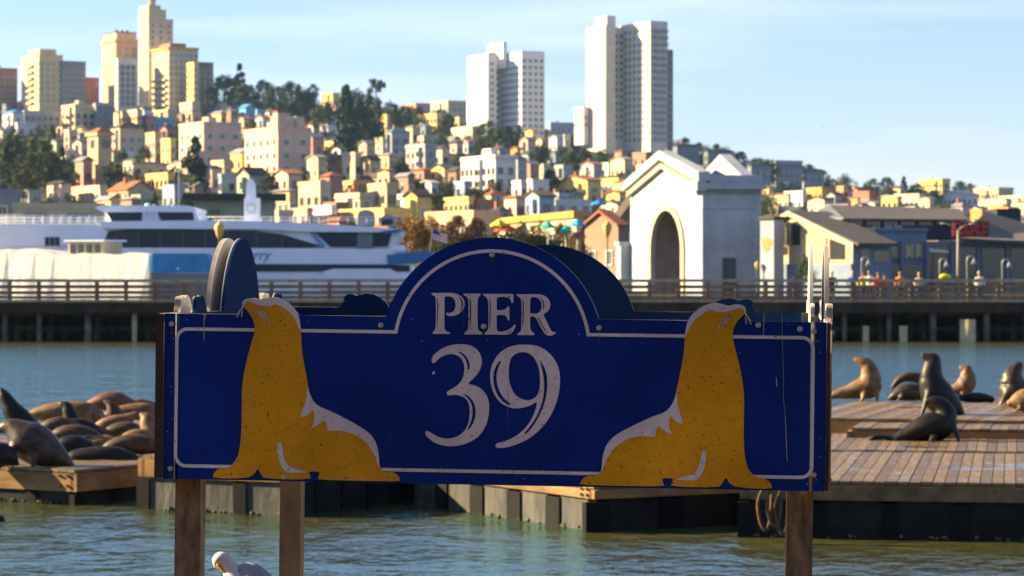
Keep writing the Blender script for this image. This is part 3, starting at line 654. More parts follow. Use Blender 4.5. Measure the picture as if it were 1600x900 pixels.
# small carnival awnings and umbrellas beneath the yellow fascia
def umbrella(px, py, Y, w, col, label):
    gz = ground(px, Y); z = Z(py, Y); o = root('market_umbrella', label, 'umbrella', (X(px, Y), Y, gz), 0, 'umbrellas before the arcade')
    m = MB().tube([(0, 0, z-gz-.8), (0, 0, z-gz-.65), (0, 0, z-gz)], [w, w, .06], 8, smooth=False)
    part('canopy', m, mat('cloth_'+col[0], col[1], .8), o); part('pole', MB().tube([(0, 0, 0), (0, 0, z-gz-.1)], .05, 6), mat('metal_pole', (.3,.3,.3), .4, metal=.6), o)
for px, py, w, col, lb in [(792, 350, 1.4, ('red', (.6,.06,.02)), 'red umbrella before the arcade'), (780, 342, 1.0, ('lime', (.55,.55,.03)), 'lime umbrella left of the red one'), (856, 345, .8, ('teal', (.02,.42,.30)), 'teal umbrella before the arcade'),
    (884, 352, .7, ('teal', (.02,.42,.30)), 'second teal umbrella, lower and right of the first'), (902, 342, .9, ('cyan', (.03,.40,.50)), 'cyan umbrella nearest the arcade house'), (906, 360, .7, ('brickred', (.35,.07,.05)), 'small brick-red umbrella below the cyan one'), (935, 312, 1.2, ('blue', (.02,.22,.55)), 'blue umbrella above the arcade house')]:
    umbrella(px, py, 306 if py > 330 else 420, w, col, lb)
# ------------------------------------------------------------------ the wooden pier across the water
wood = mat('pier_wood', (.14,.08,.043), .85, scale=3, col2=(.30,.19,.11), bump=.01, stretch=(1, 1, 1))
wood_pale = mat('pier_wood_sunlit', (.30,.20,.11), .85, scale=3, col2=(.48,.35,.21), bump=.01)  # sunlit tan of handrail and bottom rail put into the wood colour
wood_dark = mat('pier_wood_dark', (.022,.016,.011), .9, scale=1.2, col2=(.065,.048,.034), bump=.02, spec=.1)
YP = 150.0; z_top, z_deck = Z(437, YP), Z(474, YP)
pier = root('wooden_pier', 'long weathered wooden pier with plank railing crossing the far water', 'pier', (0, YP, 0))
PX0, PX1 = -42, 42
part('deck', MB().box(PX0, PX1, -.3, 13, z_deck-.18, z_deck), mat('pier_deck', (.05,.04,.032), .9, .3, 1), pier)
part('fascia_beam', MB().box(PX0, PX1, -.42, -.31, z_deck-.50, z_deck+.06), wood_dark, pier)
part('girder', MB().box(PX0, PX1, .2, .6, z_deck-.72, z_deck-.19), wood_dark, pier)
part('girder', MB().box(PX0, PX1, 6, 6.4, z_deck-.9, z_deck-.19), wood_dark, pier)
for k in range(42): part('shade_backing_plank', MB().box(PX0+k*2+.02, PX0+k*2+1.98, 12.5, 12.8, -1.5, z_deck-.2), wood_dark, pier)  # dark planks added at the back to make the space under the deck dark
def rail_line(y, pm):
    post = MB().box(-.105, .105, -.09, .09, -.45, z_top-z_deck-.04).mesh('post', pm)
    bal = MB().box(-.05, .05, -.05, .05, -.2, .22).mesh('baluster', pm)
    boards = [MB().box(0, 3.08, -.03, .03, 0, hh).mesh('rail', m_) for hh, m_ in ((.19, wood), (.19, wood), (.17, wood), (.24, wood_pale))]
    hand = MB().box(0, 6.16, -.14, .12, -.10, .07).mesh('handrail', wood_pale)
    n = int((PX1-PX0)/1.54)
    for i in range(n):
        x = PX0+i*1.54
        obj('post', post, pier, (x, y, z_deck)); obj('baluster', bal, pier, (x+.77, y, z_deck))
        if i % 2 == 0:
            for zz, me in zip((Z(450, YP), Z(459, YP), Z(466, YP), Z(474, YP)), boards): obj('rail', me, pier, (x-.02, y-.125+random.uniform(-.01, .01), zz-.03+random.uniform(-.012, .012)))
        if i % 4 == 0: obj('handrail', hand, pier, (x, y, z_top-.035+random.uniform(-.01, .01)))
rail_line(0, wood)
pile_d = mat('pile_dark', (.06,.046,.034), .9, scale=2, col2=(.17,.13,.09), bump=.02); pile_c = mat('pile_concrete_sunlit', (.34,.27,.13), .9, scale=2, col2=(.50,.41,.22), bump=.02)  # pile_c has the yellow of sunlit piles put into its colour
for i in range(36):
    x = PX0+1+i*2.35+random.uniform(-.5, .5)
    for y in (.05, 4.4, 8.6):
        part('pile', MB().tube([(x+random.uniform(-.4, .4)*(y > 1), y, -2), (x, y, z_deck-.19)], random.uniform(.13, .19), 9), pile_d if random.random() < .93 else pile_c, pier)
for px, r in ((1408, .22), (1507, .42), (1350, .17)):
    x = X(px, YP); part('pile', MB().tube([(x, -.62-r, -2), (x, -.62-r, Z(503, YP)+(.15 if px == 1507 else -.2))], r, 12), pile_c, pier)
part('cross_brace', MB().box(PX0, PX1, .64, .72, .55, .75), wood_dark, pier)
# ------------------------------------------------------------------ ferry
def profile(pts, Y, base): return [(X(p, Y)-base.x, Z(q, Y)-base.z) for p, q in pts]
hullw = mat('boat_white', (.74,.79,.88), .35, .05, .6, spec=.5); hullg = mat('boat_grey', (.16,.18,.21), .5); hullb = mat('boat_blue', (.03,.15,.36), .5, .1, 1)
navy = mat('boat_window_band', (.006,.018,.042), .25, .3, .4, spec=.35)
YF = 195.0; FB = Vector((X(300, YF), YF, 0)); BW = 8.0
ferry = root('ferry', 'white passenger ferry with a long dark curved window band behind the pier', 'ferry', FB)
def fp(name, pts, m, y0=0, y1=BW, parent=None): return part(name, MB().prism(profile(pts, YF, FB), y0, y1), m, parent or ferry)
hull = fp('hull', [(-60, 385), (20, 383), (160, 386), (372, 388), (606, 388), (640, 412), (648, 437), (630, 520), (30, 520), (-60, 440)], hullw, .3, BW-.3)
fp('rubbing_strake', [(180, 412), (606, 413), (640, 415), (640, 424), (180, 424)], navy, .18, BW-.2)
fp('bow_bulwark', [(-60, 352), (90, 350), (160, 350), (168, 362), (160, 384), (20, 384), (-60, 386)], hullw, .1, BW-.1)
deckh = fp('main_cabin', [(160, 352), (365, 352), (430, 358), (625, 362), (625, 366), (612, 387), (170, 389), (150, 372)], hullw, .4, BW-.4)
fp('window_band', [(152, 374), (172, 360), (205, 357), (395, 360), (440, 366), (508, 386), (470, 387), (180, 387), (160, 382)], navy, .3, .45)
fp('window_band', [(492, 363), (612, 363), (606, 385), (552, 386), (516, 386)], navy, .3, .45)  # dark sheet standing in for the shade of the open stern
fp('stern_post', [(558, 352), (582, 352), (582, 387), (558, 387)], hullg, .15, .5)
fp('upper_roof', [(155, 346), (330, 344), (500, 349), (626, 358), (627, 363), (480, 362), (400, 358), (160, 357)], hullw, -.1, BW+.1)
fp('wave_stripe', [(484, 364), (490, 362), (508, 385), (500, 385)], mat('boat_lightblue', (.10,.32,.60), .4), .26, .29)
wh = fp('wheelhouse', [(164, 328), (302, 328), (310, 349), (172, 350)], hullw, 1.0, BW-1.0)
fp('wheelhouse_roof', [(144, 324), (158, 320), (290, 321), (304, 325), (304, 331), (160, 331)], hullw, .6, BW-.6)
fp('wheelhouse_window', [(163, 331), (219, 331), (218, 349), (174, 349)], navy, .88, 1.02)
fp('wheelhouse_window', [(243, 331), (298, 331), (306, 349), (252, 349)], navy, .88, 1.02)
fp('bow_screen', [(158, 350), (172, 352), (150, 358), (130, 360)], hullw, .6, BW-.6)
for k, px in enumerate((160, 221, 241, 300)): fp('window_post', [(px, 330), (px+3, 330), (px+5, 350), (px+2, 350)], hullw, .8, .9)
# pylon with a ring emblem, funnels, raft canister, stern deck
fn = fp('pylon', [(377, 308), (400, 308), (400, 346), (416, 346), (416, 351), (373, 351), (373, 346), (377, 346)], hullw, 2, 3.4)
fp('pylon_cap', [(380, 284), (386, 276), (392, 284), (394, 308), (379, 308)], hullw, 2.3, 3.1)
ring = MB(); c0 = W(388.5, 325, YF)-FB
ring.tube([c0+Vector((.30*math.cos(q), 1.97, .30*math.sin(q))) for q in [k*math.pi/10 for k in range(21)]], .025, 5, cap=False)
part('ring_emblem', ring, mat('emblem_grey', (.35,.37,.4), .6), fn); 
def funnel(x0, x1, yt):
    m = MB(); xc = (x0+x1)/2; w = X(x1, YF)-X(x0, YF); pts = [(x0, 352), (x0, yt+8)]+[(xc-(x1-x0)/2*math.cos(q), yt+8-8*math.sin(q)) for q in [k*math.pi/8 for k in range(1, 8)]]+[(x1, yt+8), (x1, 352)]
    return fp('funnel', pts, hullg, 2.2, 3.8)
f1 = funnel(556, 582, 326); f2 = funnel(592, 615, 334)
fp('funnel_opening', [(594, 342), (611, 342), (611, 350), (594, 350)], navy, 2.1, 2.22)
fp('stern_deck', [(604, 398), (676, 392), (672, 404), (640, 412), (606, 413)], hullb, .2, BW-.2)
fp('stern_awning', [(596, 361), (626, 358), (628, 362), (600, 365)], hullb, -.15, BW+.15)
cc = W(619, 390, YF)-FB; part('raft_canister', MB().tube([cc+Vector((-.6, .6, 0)), cc+Vector((-.5, .6, 0)), cc+Vector((.5, .6, 0)), cc+Vector((.6, .6, 0))], [.2, .33, .33, .2], 12), hullw, ferry)
for y_ in (.3, BW-.4):
    for k in range(14):
        px = -50+k*14.5; part('rail_stanchion', MB().tube([W(px, 350, YF)-FB+Vector((0, y_, 0)), W(px, 336, YF)-FB+Vector((0, y_, 0))], .025, 5), hullw, ferry)
    for py in (336, 341, 346): part('guard_rail', MB().tube([W(-60, py, YF)-FB+Vector((0, y_, 0)), W(150, py, YF)-FB+Vector((0, y_, 0))], .025, 5), hullw, ferry)
for px in (222, 232, 262): part('radar_dome' if px < 230 else 'lamp', MB().ball(W(px, 318, YF)-FB+Vector((0, 3, -.1)), .22 if px < 230 else .12), hullw, wh)
part('mast', MB().tube([W(269, 330, YF)-FB+Vector((0, 4, 0)), W(269, 252, YF)-FB+Vector((0, 4, 0))], [.05, .02], 6), hullg, ferry)
for px in (70, 78, 86): part('cabin_window', MB().box(0, .3, 0, .05, 0, .6), navy, ferry).location = W(px, 384, YF)-FB+Vector((0, .05, 0))
tcu = bpy.data.curves.new('lettering', 'FONT'); tcu.body = 'Ferry'; tcu.size = .95; tcu.shear = .3; tcu.extrude = .01
to = bpy.data.objects.new('tmp', tcu); me = bpy.data.meshes.new_from_object(to); bpy.data.objects.remove(to); me.materials.clear(); me.materials.append(mat('letter_blue', (.05,.16,.38), .6))
obj('lettering', me, ferry, W(374, 405, YF)-FB+Vector((0, .27, 0)), (R(90), 0, 0))
fp('fender_skirt', [(505, 424), (520, 420), (610, 420), (640, 437), (650, 452), (500, 452)], hullw, .05, .3)
for k in range(19):
    px = 318+k*15; part('rail_stanchion', MB().tube([W(px, 349, YF)-FB+Vector((0, .2, 0)), W(px, 339, YF)-FB+Vector((0, .2, 0))], .022, 5), hullw, ferry)
for py in (339, 344): part('guard_rail', MB().tube([W(318, py, YF)-FB+Vector((0, .2, 0)), W(588, py, YF)-FB+Vector((0, .2, 0))], .022, 5), hullw, ferry)
for px in (180, 215, 250, 285, 320, 355, 400, 440): fp('window_mullion', [(px, 359), (px+.8, 359), (px+.8, 387), (px, 387)], hullg, .27, .3)
# shrink-wrapped barge in front of the ferry bow
tarp = mat('white_tarp', (.60,.59,.58), .6, scale=.8, col2=(.72,.71,.70), bump=.05, bscale=.7)
YB = 180.0; be = 22
bo = root('covered_barge', 'barge wrapped in white sheeting, sunlit, in front of the ferry bow', 'barge', (X(232, YB), YB, 0), R(90-be-58))
bA = (232+60)/F*YB/math.cos(R(28)); zt = Z(388, YB); zs = Z(396, YB)
m = MB(); nn = 18
vs, fs = [], []
for k in range(nn+1):
    u = -bA*k/nn; px_ = 232-292*k/nn
    top = zs if px_ > 62 else (zt if px_ < 48 else zs+(zt-zs)*(62-px_)/14)
    top += random.uniform(-.08, .08)
    vs += [(u, random.uniform(-.06, .06), -.8), (u, random.uniform(-.1, .1), 1.2), (u, .05, top), (u, 4, top-.2), (u, 4, -.8)]
for k in range(nn):
    for q in range(4): fs.append((k*5+q, k*5+5+q, k*5+6+q, k*5+1+q))
m.add(vs, [list(reversed(f)) for f in fs]); m.add([vs[0], vs[1], vs[2], vs[3], vs[4]], [(0, 4, 3, 2, 1)]); m.add(vs[-5:], [(0, 1, 2, 3, 4)])
bo.rotation_euler = (0, 0, R(-28)); RM[bo.name] = Matrix.Translation(Vector(bo.location)) @ Matrix.Rotation(R(-28), 4, 'Z')
part('tarpaulin', m, tarp, bo)
cab = part('deck_cabin', MB().box(-7.0, -4.2, .9, 3, zs-.2, zs+.8), wall('sand'), bo)
for k in range(4): part('window', MB().box(-6.8+k*.66, -6.4+k*.66, .84, .91, zs+.05, zs+.6), glass, cab)
part('cabin_roof', MB().box(-7.2, -4.0, .7, 3.2, zs+.8, zs+.9), hullw, cab)
# blue-covered launch beside it
YL = 178.0; lb = Vector((X(285, YL), YL, 0)); lo = root('covered_launch', 'launch under a blue cover moored right of the white barge', 'launch', lb)
part('cover', MB().prism(profile([(238, 396), (322, 396), (334, 420), (334, 426), (240, 426)], YL, lb), 0, 3), mat('blue_cover', (.035,.24,.50), .6, .2, 1, bump=.05), lo)
part('hull', MB().prism(profile([(236, 427), (336, 427), (330, 470), (320, 520), (244, 520)], YL, lb), .05, 2.9), hullg, lo)
part('lamp', MB().ball(W(278, 420, YL)-lb+Vector((0, -.08, 0)), .09), hullw, lo)
# ------------------------------------------------------------------ the white ferry arch
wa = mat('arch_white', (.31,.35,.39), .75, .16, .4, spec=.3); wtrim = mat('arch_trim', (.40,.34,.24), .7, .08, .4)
YA = 230.0; be = math.atan2(5.07, 18)                  # heading of the long face
arch = root('ferry_arch', 'white gabled ferry arch, its tall arched passage opening to the left', 'arch', (X(1097, YA), YA, 1.9), be)
aA, aB = 18.7, 91/F*YA/math.cos(be); hE = Z(281, YA)-1.9; hP = Z(250, YA+9)-1.9
c_, r_ = 8.8, 3.7; zsp = Z(392, YA+9)-1.9; hw = 3.9
# wall with an arched tunnel: profile in the y-z plane, pushed along x
arc = [(c_+hw*math.cos(q), zsp+(Z(329, YA+9)-1.9-zsp)*math.sin(q)) for q in [k*math.pi/20 for k in range(21)]]
loopL = [(0, 0), (c_-hw, 0)]+[p for p in reversed(arc)]+[(c_+hw, 0), (aA, 0), (aA, hE), (c_+.6, hP), (0, hE)]
def wallslice(x0, x1): 
    return MB().prism(loopL, x0, x1, 'x')
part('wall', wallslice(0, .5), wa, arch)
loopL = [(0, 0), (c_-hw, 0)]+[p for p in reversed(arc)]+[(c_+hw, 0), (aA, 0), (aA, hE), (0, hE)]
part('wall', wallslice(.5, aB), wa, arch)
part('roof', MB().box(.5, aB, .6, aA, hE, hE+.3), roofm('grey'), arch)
inr = [(c_+(hw-.07)*math.cos(q), zsp+(Z(329, YA+9)-1.9-zsp-.07)*math.sin(q)) for q in [k*math.pi/20 for k in range(21)]]
part('passage_shade_lining', MB().prism([(c_+hw, 0)]+arc+[(c_-hw, 0), (c_-hw+.07, 0)]+list(reversed(inr))+[(c_+hw-.07, 0)], .25, aB-.02, 'x'), mat('passage_shade', (.20,.155,.125), .85, .15, .8), arch)  # brown lining added to darken the passage, its shade put into the colour
jam = MB()
outer = [(c_+(hw+.75)*math.cos(q), zsp+(Z(320, YA+9)-1.9-zsp)*math.sin(q)) for q in [k*math.pi/20 for k in range(21)]]
jam.prism([(c_+hw, 0)]+arc+[(c_-hw, 0), (c_-hw-.75, 0)]+list(reversed(outer))+[(c_+hw+.75, 0)], -.18, .0-.002, 'x'); part('archivolt', jam, wtrim, arch)
# raking cornice on the front gable: thin slabs with real thickness, short in depth
def rake(y0, z0, y1, z1, th, x0, x1, m, nm):
    part(nm, MB().prism([(y0, z0), (y1, z1), (y1, z1+th), (y0, z0+th)], x0, x1, 'x'), m, arch)
pk = c_+.6
rake(-.6, hE-.1, pk, hP+.05, .75, -.55, .5, wa, 'raking_cornice'); rake(aA+.5, hE-.35, pk, hP+.05, .75, -.55, .5, wa, 'raking_cornice')
rake(.2, hE-.75, pk, hP-.68, .4, -.4, -.002, wtrim, 'raking_moulding'); rake(aA-.2, hE-.85, pk, hP-.68, .4, -.4, -.002, wtrim, 'raking_moulding')
part('cornice_return', MB().box(-.75, .0, -.9, 1.6, hE-.9, hE-.12), wa, arch)
part('side_cornice', MB().box(.51, aB+.2, -.45, .6, hE-.25, hE+.4), wa, arch)
part('side_cornice', MB().box(.02, aB+.45, -.7, .6, hE-.75, hE-.26), wa, arch)
for k in range(17): part('dentil', MB().box(.15+k*.29, .32+k*.29, -.40, -.01, hE-1.0, hE-.76), wa, arch)
part('frieze', MB().box(.01, aB+.06, -.1, .2, hE-2.3, hE-1.16), wa, arch)
part('rear_pediment', MB().prism([(.7, hE+.3), (aA*.68, hE+.3), (aA*.34, Z(241, 237)-1.9)], aB*.78, aB*.98, 'x'), wa, arch)
for k in range(17):
    w_ = .55 if k % 2 else .75
    part('quoin', MB().box(.0, w_, -.07, .0, .1+k*.53, .1+k*.53+.48), wa, arch); part('quoin', MB().box(aB-w_, aB+.06, -.07, .0, .1+k*.53, .1+k*.53+.48), wa, arch)
part('door', MB().box(aB*.36, aB*.59, -.06, .02, 0, Z(403, YA)-1.9), mat('teal_door', (.03,.055,.07), .5), arch)
part('buttress', MB().box(-.9, 2.5, aA, aA+1.2, 0, Z(383, YA+18)-1.9), wa, arch)
part('buttress_cap', MB().box(-1.05, 2.5, aA-.0, aA+1.35, Z(383, YA+18)-1.9, Z(383, YA+18)-1.6), wa, arch)
# ------------------------------------------------------------------ restaurants right of the arch
cr = mat('restaurant_cream', (.50,.40,.24), .8, .08, .5); cr2 = mat('restaurant_board', (.42,.32,.19), .8, .1, 2); bgm = mat('restaurant_bluegrey', (.14,.19,.28), .7, .12, .6); rr = mat('restaurant_roof', (.065,.058,.055), .85, .25, 1.5, bump=.03)
YG = 208.0; gb = R(28)
go = root('gabled_restaurant', 'cream gabled waterfront restaurant with a big pentagon window and long dark roof', 'restaurant', (X(1332, YG), YG, 1.9), gb)
ga = (1332-1225)/F*YG/math.sin(gb); gB = 3.4
def gz(py, u): return Z(py, YG+u*math.cos(gb))-1.9
pe = (ga*.76, gz(334, ga*.76)); er, el = (0, gz(375, 0)), (ga, gz(350, ga))
part('wall', MB().prism([(0, 0), er, pe, el, (ga, 0)], 0, gB, 'x'), cr2, go)
def slab(p, q, th, x0, x1, nm, m): part(nm, MB().prism([p, q, (q[0], q[1]+th), (p[0], p[1]+th)], x0, x1, 'x'), m, go)
slab((-1.0, er[1]-.45), pe, .22, -.2, gB, 'roof', rr); slab((ga+.6, el[1]-.25), pe, .22, -.2, gB, 'roof', rr)
slab((-.5, er[1]-.62), (pe[0], pe[1]-.15), .38, -.32, -.205, 'barge_board', cr); slab((ga+.5, el[1]-.55), (pe[0], pe[1]-.15), .38, -.32, -.205, 'barge_board', cr)
part('side_cladding', MB().box(.02, gB, -.06, -.001, 0, er[1]-.05), bgm, go)
part('side_window', MB().box(gB*.2, gB*.42, -.1, -.05, er[1]-2.6, er[1]-.7), glass, go)
part('side_window', MB().box(gB*.55, gB*.95, -.1, -.05, er[1]-1.6, er[1]-.8), glass, go)
w0, w1 = ga*.64, ga*.97
wnd = part('window', MB().prism([(w0, gz(383, w0)), (w0, gz(354, w0)), (pe[0]+.3, gz(346, pe[0])), (w1, gz(353, w1)), (w1, gz(384, w1))], -.06, .03, 'x'), glass, go)
for q in (.28, .5, .74): part('mullion', MB().box(-.12, -.06, w0+(w1-w0)*q-.05, w0+(w1-w0)*q+.05, gz(383, w0), gz(352, w0)), FRM['dark'], wnd)
part('window', MB().prism([(ga*.09, gz(405, 1)), (ga*.09, gz(382, 1)), (ga*.27, gz(373, 2)), (ga*.27, gz(405, 2))], -.06, .03, 'x'), glass, go)
for q in (.33, .60): part('corner_board', MB().box(-.1, .02, ga*q-.2, ga*q+.2, 0, gz(372, ga*q)), cr, go)
part('window', MB().box(-.05, .03, ga*.8, ga*.87, gz(398, ga*.8), gz(385, ga*.8)), glass, go)
part('base_band', MB().box(-.12, 0, 0.0, ga, 0, gz(412, 3)), bgm, go)
# main restaurant hall
YM = 210.0; MBs = Vector((X(1400, YM), YM, 1.9)); mo = root('restaurant_hall', 'large blue-grey restaurant hall with a wide dark roof and red sign', 'restaurant', MBs)
def mp_(nm, pts, m, y0, y1, par=None): return part(nm, MB().prism(profile(pts, YM, MBs), y0, y1), m, par or mo)
mp_('wall', [(1338, 458), (1338, 376), (1377, 376), (1377, 358), (1457, 358), (1457, 376), (1630, 376), (1630, 458)], bgm, 3.0, 16)
mp_('clerestory', [(1330, 372), (1330, 342), (1520, 342), (1520, 372)], mat('clerestory_blue', (.012,.03,.07), .4), 5.5, 15)
for k in range(6): mp_('clerestory_window', [(1340+k*28, 350), (1340+k*28, 343), (1362+k*28, 343), (1362+k*28, 350)], glass, 5.4, 5.52)
part('roof', MB().add([W(1322, 341, YM+4)-MBs, W(1512, 343, YM+4)-MBs, W(1500, 326, YM+13)-MBs, W(1296, 320, YM+13)-MBs, W(1322, 343.5, YM+4)-MBs, W(1512, 346, YM+4)-MBs, W(1512, 346, YM+16)-MBs, W(1322, 343.5, YM+16)-MBs], [(0, 1, 2, 3), (0, 4, 5, 1), (1, 5, 6, 2), (3, 2, 6, 7), (0, 3, 7, 4)]), rr, mo)
part('roof_gable', MB().add([W(1297, 320, YM+12.5)-MBs, W(1262, 337, YM+6)-MBs, W(1318, 340, YM+3.9)-MBs, W(1316, 344, YM+3.9)-MBs], [(0, 1, 2), (1, 3, 2)]), mat('gable_teal', (.16,.20,.20), .7), mo)
mp_('yellow_panel', [(1346, 372), (1346, 354), (1377, 354), (1377, 372)], cr, 2.9, 3.0)
mp_('parapet', [(1375, 360), (1375, 355), (1459, 355), (1459, 360)], bgm, 2.8, 3.4)
for x0 in (1380, 1418):
    w = mp_('shop_window', [(x0, 403), (x0, 379), (x0+32, 379), (x0+32, 403)], glass, 2.93, 3.02)
    for k in (1, 2, 3): mp_('mullion', [(x0+k*8-.5, 403), (x0+k*8-.5, 379), (x0+k*8+.5, 379), (x0+k*8+.5, 403)], FRM['white'], 2.85, 2.94, w)
    mp_('blind', [(x0+6, 400), (x0+6, 384), (x0+14, 384), (x0+14, 400)], cr, 2.86, 2.93, w); mp_('blind', [(x0+22, 400), (x0+22, 382), (x0+30, 382), (x0+30, 400)], cr2, 2.86, 2.93, w)
mp_('window', [(1352, 394), (1352, 382), (1374, 382), (1374, 391), (1370, 394)], glass, 2.92, 3.02)
for px in (1376, 1415, 1455, 1495, 1536, 1582): mp_('pilaster', [(px, 458), (px, 376), (px+5, 376), (px+5, 458)], bgm, 2.6, 3.0)
mp_('window_band', [(1461, 456), (1461, 384), (1490, 384), (1490, 456)], glass, 2.92, 3.02); mp_('window_band', [(1502, 456), (1502, 386), (1535, 386), (1535, 456)], glass, 2.92, 3.02); mp_('window_band', [(1545, 456), (1545, 388), (1580, 388), (1580, 456)], glass, 2.92, 3.02); mp_('window_band', [(1590, 456), (1590, 388), (1625, 388), (1625, 456)], glass, 2.92, 3.02)
mp_('awning', [(1460, 393), (1460, 388), (1490, 391), (1490, 395)], FRM['white'], 2.4, 2.9); mp_('eave', [(1500, 381), (1500, 376), (1562, 376), (1562, 381)], bgm, 2.2, 3.0)
mp_('low_window_band', [(1338, 456), (1338, 410), (1450, 414), (1450, 432)], glass, 2.93, 3.0)
part('right_roof', MB().add([W(1500, 372, YM+1.5)-MBs, W(1640, 378, YM+1.5)-MBs, W(1640, 360, YM+14)-MBs, W(1540, 330, YM+14)-MBs, W(1500, 376, YM+1.5)-MBs, W(1640, 382, YM+1.5)-MBs, W(1640, 382, YM+14)-MBs, W(1500, 376, YM+14)-MBs], [(0, 1, 2, 3), (0, 4, 5, 1), (1, 5, 6, 2), (3, 2, 6, 7), (0, 3, 7, 4)]), mat('roof_greybrown', (.10,.085,.07), .85, .2, 1), mo)
sg = mp_('red_sign', [(1491, 370), (1491, 346), (1548, 346), (1548, 370)], mat('sign_backing', (.10,.012,.015), .6), .9, 1.1)
redm = mat('sign_red', (.75,.05,.05), .5)
for row in (348, 359):
    for k in range(6):
        x0 = 1493+k*9; mp_('sign_stroke', [(x0, row+9), (x0, row), (x0+2, row), (x0+2, row+9)], redm, .8, .9, sg); mp_('sign_stroke', [(x0+2, row+(2, 6, 4)[k % 3]), (x0+2, row+(0, 4, 2)[k % 3]), (x0+7, row+(0, 4, 2)[k % 3]), (x0+7, row+(2, 6, 4)[k % 3])], redm, .8, .9, sg)
        if (k+row) % 2: mp_('sign_stroke', [(x0+5, row+9), (x0+5, row+3), (x0+7, row+3), (x0+7, row+9)], redm, .8, .9, sg)
for x0, w in ((1378, 4), (1385, 4), (1397, 12), (1412, 12)): mp_('sign_stroke', [(x0, 354), (x0, 350), (x0+w, 350), (x0+w, 354)], FRM['white'], 5.2, 5.38)
do = root('dark_shed', 'dark boxy shed rising behind the right-hand restaurant roof', 'shed', (X(1558, 262), 262, 1.9))
part('wall', MB().box(0, 2.2, 0, 6, 0, Z(328, 262)-1.9), mat('shed_dark', (.012,.02,.04), .6), do); part('roof', MB().box(-.1, 2.3, -.1, 6.1, Z(328, 262)-1.9, Z(326, 262)-1.9), roofm('dark'), do)
# mural pylon between arch and restaurant
YY = 214; po = root('mural_pylon', 'white square pylon with an orange painted patch, between arch and gabled restaurant', 'pylon', (X(1209, YY), YY, 1.9), R(38))
pa, pb_ = (1209-1190)/F*YY/math.sin(R(38)), (1226-1209)/F*YY/math.cos(R(38)); ph = Z(343, YY)-1.9
part('shaft', MB().box(0, pb_, 0, pa, 0, ph), wa, po); part('cap', MB().box(-.12, pb_+.12, -.12, pa+.12, ph, ph+.25), roofm('dark'), po)
part('finial', MB().tube([(pb_/2, pa/2, ph+.25), (pb_/2, pa/2, ph+2.6)], [.06, .02], 6), FRM['dark'], po)
blob = [(pa*.5+pa*.36*math.cos(q)*(1+.25*math.sin(3*q)), Z(382, YY)-1.9+.55*math.sin(q)*(1+.2*math.cos(5*q))) for q in [k*math.pi/12 for k in range(24)]]
part('painted_patch', MB().prism(blob, -.02, -.004, 'x'), mat('mural_orange', (.66,.20,.05), .7, .4, 3), po)
# ------------------------------------------------------------------ lamps
lampm = mat('lamp_green', (.02,.07,.075), .5); amber = mat('lamp_amber', (.62,.42,.12), .35, .1, 3); lamp_w = mat('lamp_white', (.38,.38,.37), .4); polem = mat('pole_tan', (.28,.23,.15), .6, .1, 2)
def lantern(px, y0, y1, Y, label):
    g = z_deck if Y < 170 else 1.9
    o = root('street_lamp', label, 'lamp', (X(px, Y), Y, g), 0, 'amber lantern lamps'); z0, z1 = Z(y1, Y)-g, Z(y0, Y)-g; h = z1-z0
    part('post', MB().tube([(0, 0, 0), (0, 0, .4), (0, 0, .45), (0, 0, z0)], [.13, .12, .07, .05], 8), lampm, o)
    part('lantern', MB().tube([(0, 0, z0), (0, 0, z0+h*.25), (0, 0, z0+h*.62), (0, 0, z0+h*.70)], [.06, h*.16, h*.27, h*.24], 8), amber, o)
    part('cap', MB().tube([(0, 0, z0+h*.70), (0, 0, z0+h*.74), (0, 0, z0+h*.9), (0, 0, z1)], [h*.27, h*.26, h*.12, .02], 8), amber, o)
lantern(343, 345, 375, 160, 'amber lantern lamp standing before the ferry, left'); lantern(949, 344, 372, 206, 'amber lantern lamp left of the white arch'); lantern(1183, 408, 422, 215, 'small amber lantern lamp before the shaded side of the arch')
Yq = 206.5; o = root('street_light', 'tall tan two-armed street light before the restaurant hall', 'street light', (X(1497, Yq), Yq, 1.9)); zt_ = Z(358, Yq)-1.9
part('pole', MB().tube([(0, 0, 0), (0, 0, zt_)], [.13, .09], 8), polem, o)
for s in (-1, 1):
    ar = part('arm', MB().tube([(0, 0, zt_-.1), (s*.35, 0, zt_+.2), (s*.9, 0, zt_+.38)], [.07, .05, .04], 6), polem, o)
    part('lamp_head', MB().tube([(s*.8, 0, zt_+.36), (s*1.0, 0, zt_+.4), (s*1.3, 0, zt_+.42)], [.06, .13, .06], 8, sq=.5), lamp_w, ar)
for px, yt, lbx in ((1346, 402, 'white gooseneck lamp left of the red-clothed people'), (1468, 404, 'white gooseneck lamp left of the tall two-armed light'), (1511, 400, 'white gooseneck lamp right of the tall two-armed light'), (1566, 405, 'white gooseneck lamp nearest the right edge')):
    Yq = 161.0; g = z_deck; o = root('gooseneck_lamp', lbx, 'lamp', (X(px, Yq), Yq, g), 0, 'gooseneck lamps on the pier'); z1 = Z(yt, Yq)-g; r = .2
    part('post', MB().tube([(0, 0, 0), (0, 0, z1-r)]+[(r-r*math.cos(q), 0, z1-r+r*math.sin(q)) for q in [k*math.pi/8 for k in range(1, 9)]], .035, 6), lamp_w, o)
    part('shade', MB().tube([(2*r, 0, z1-r), (2*r, 0, z1-r-.12), (2*r, 0, z1-r-.26)], [.05, .09, .17], 8), lamp_w, o)
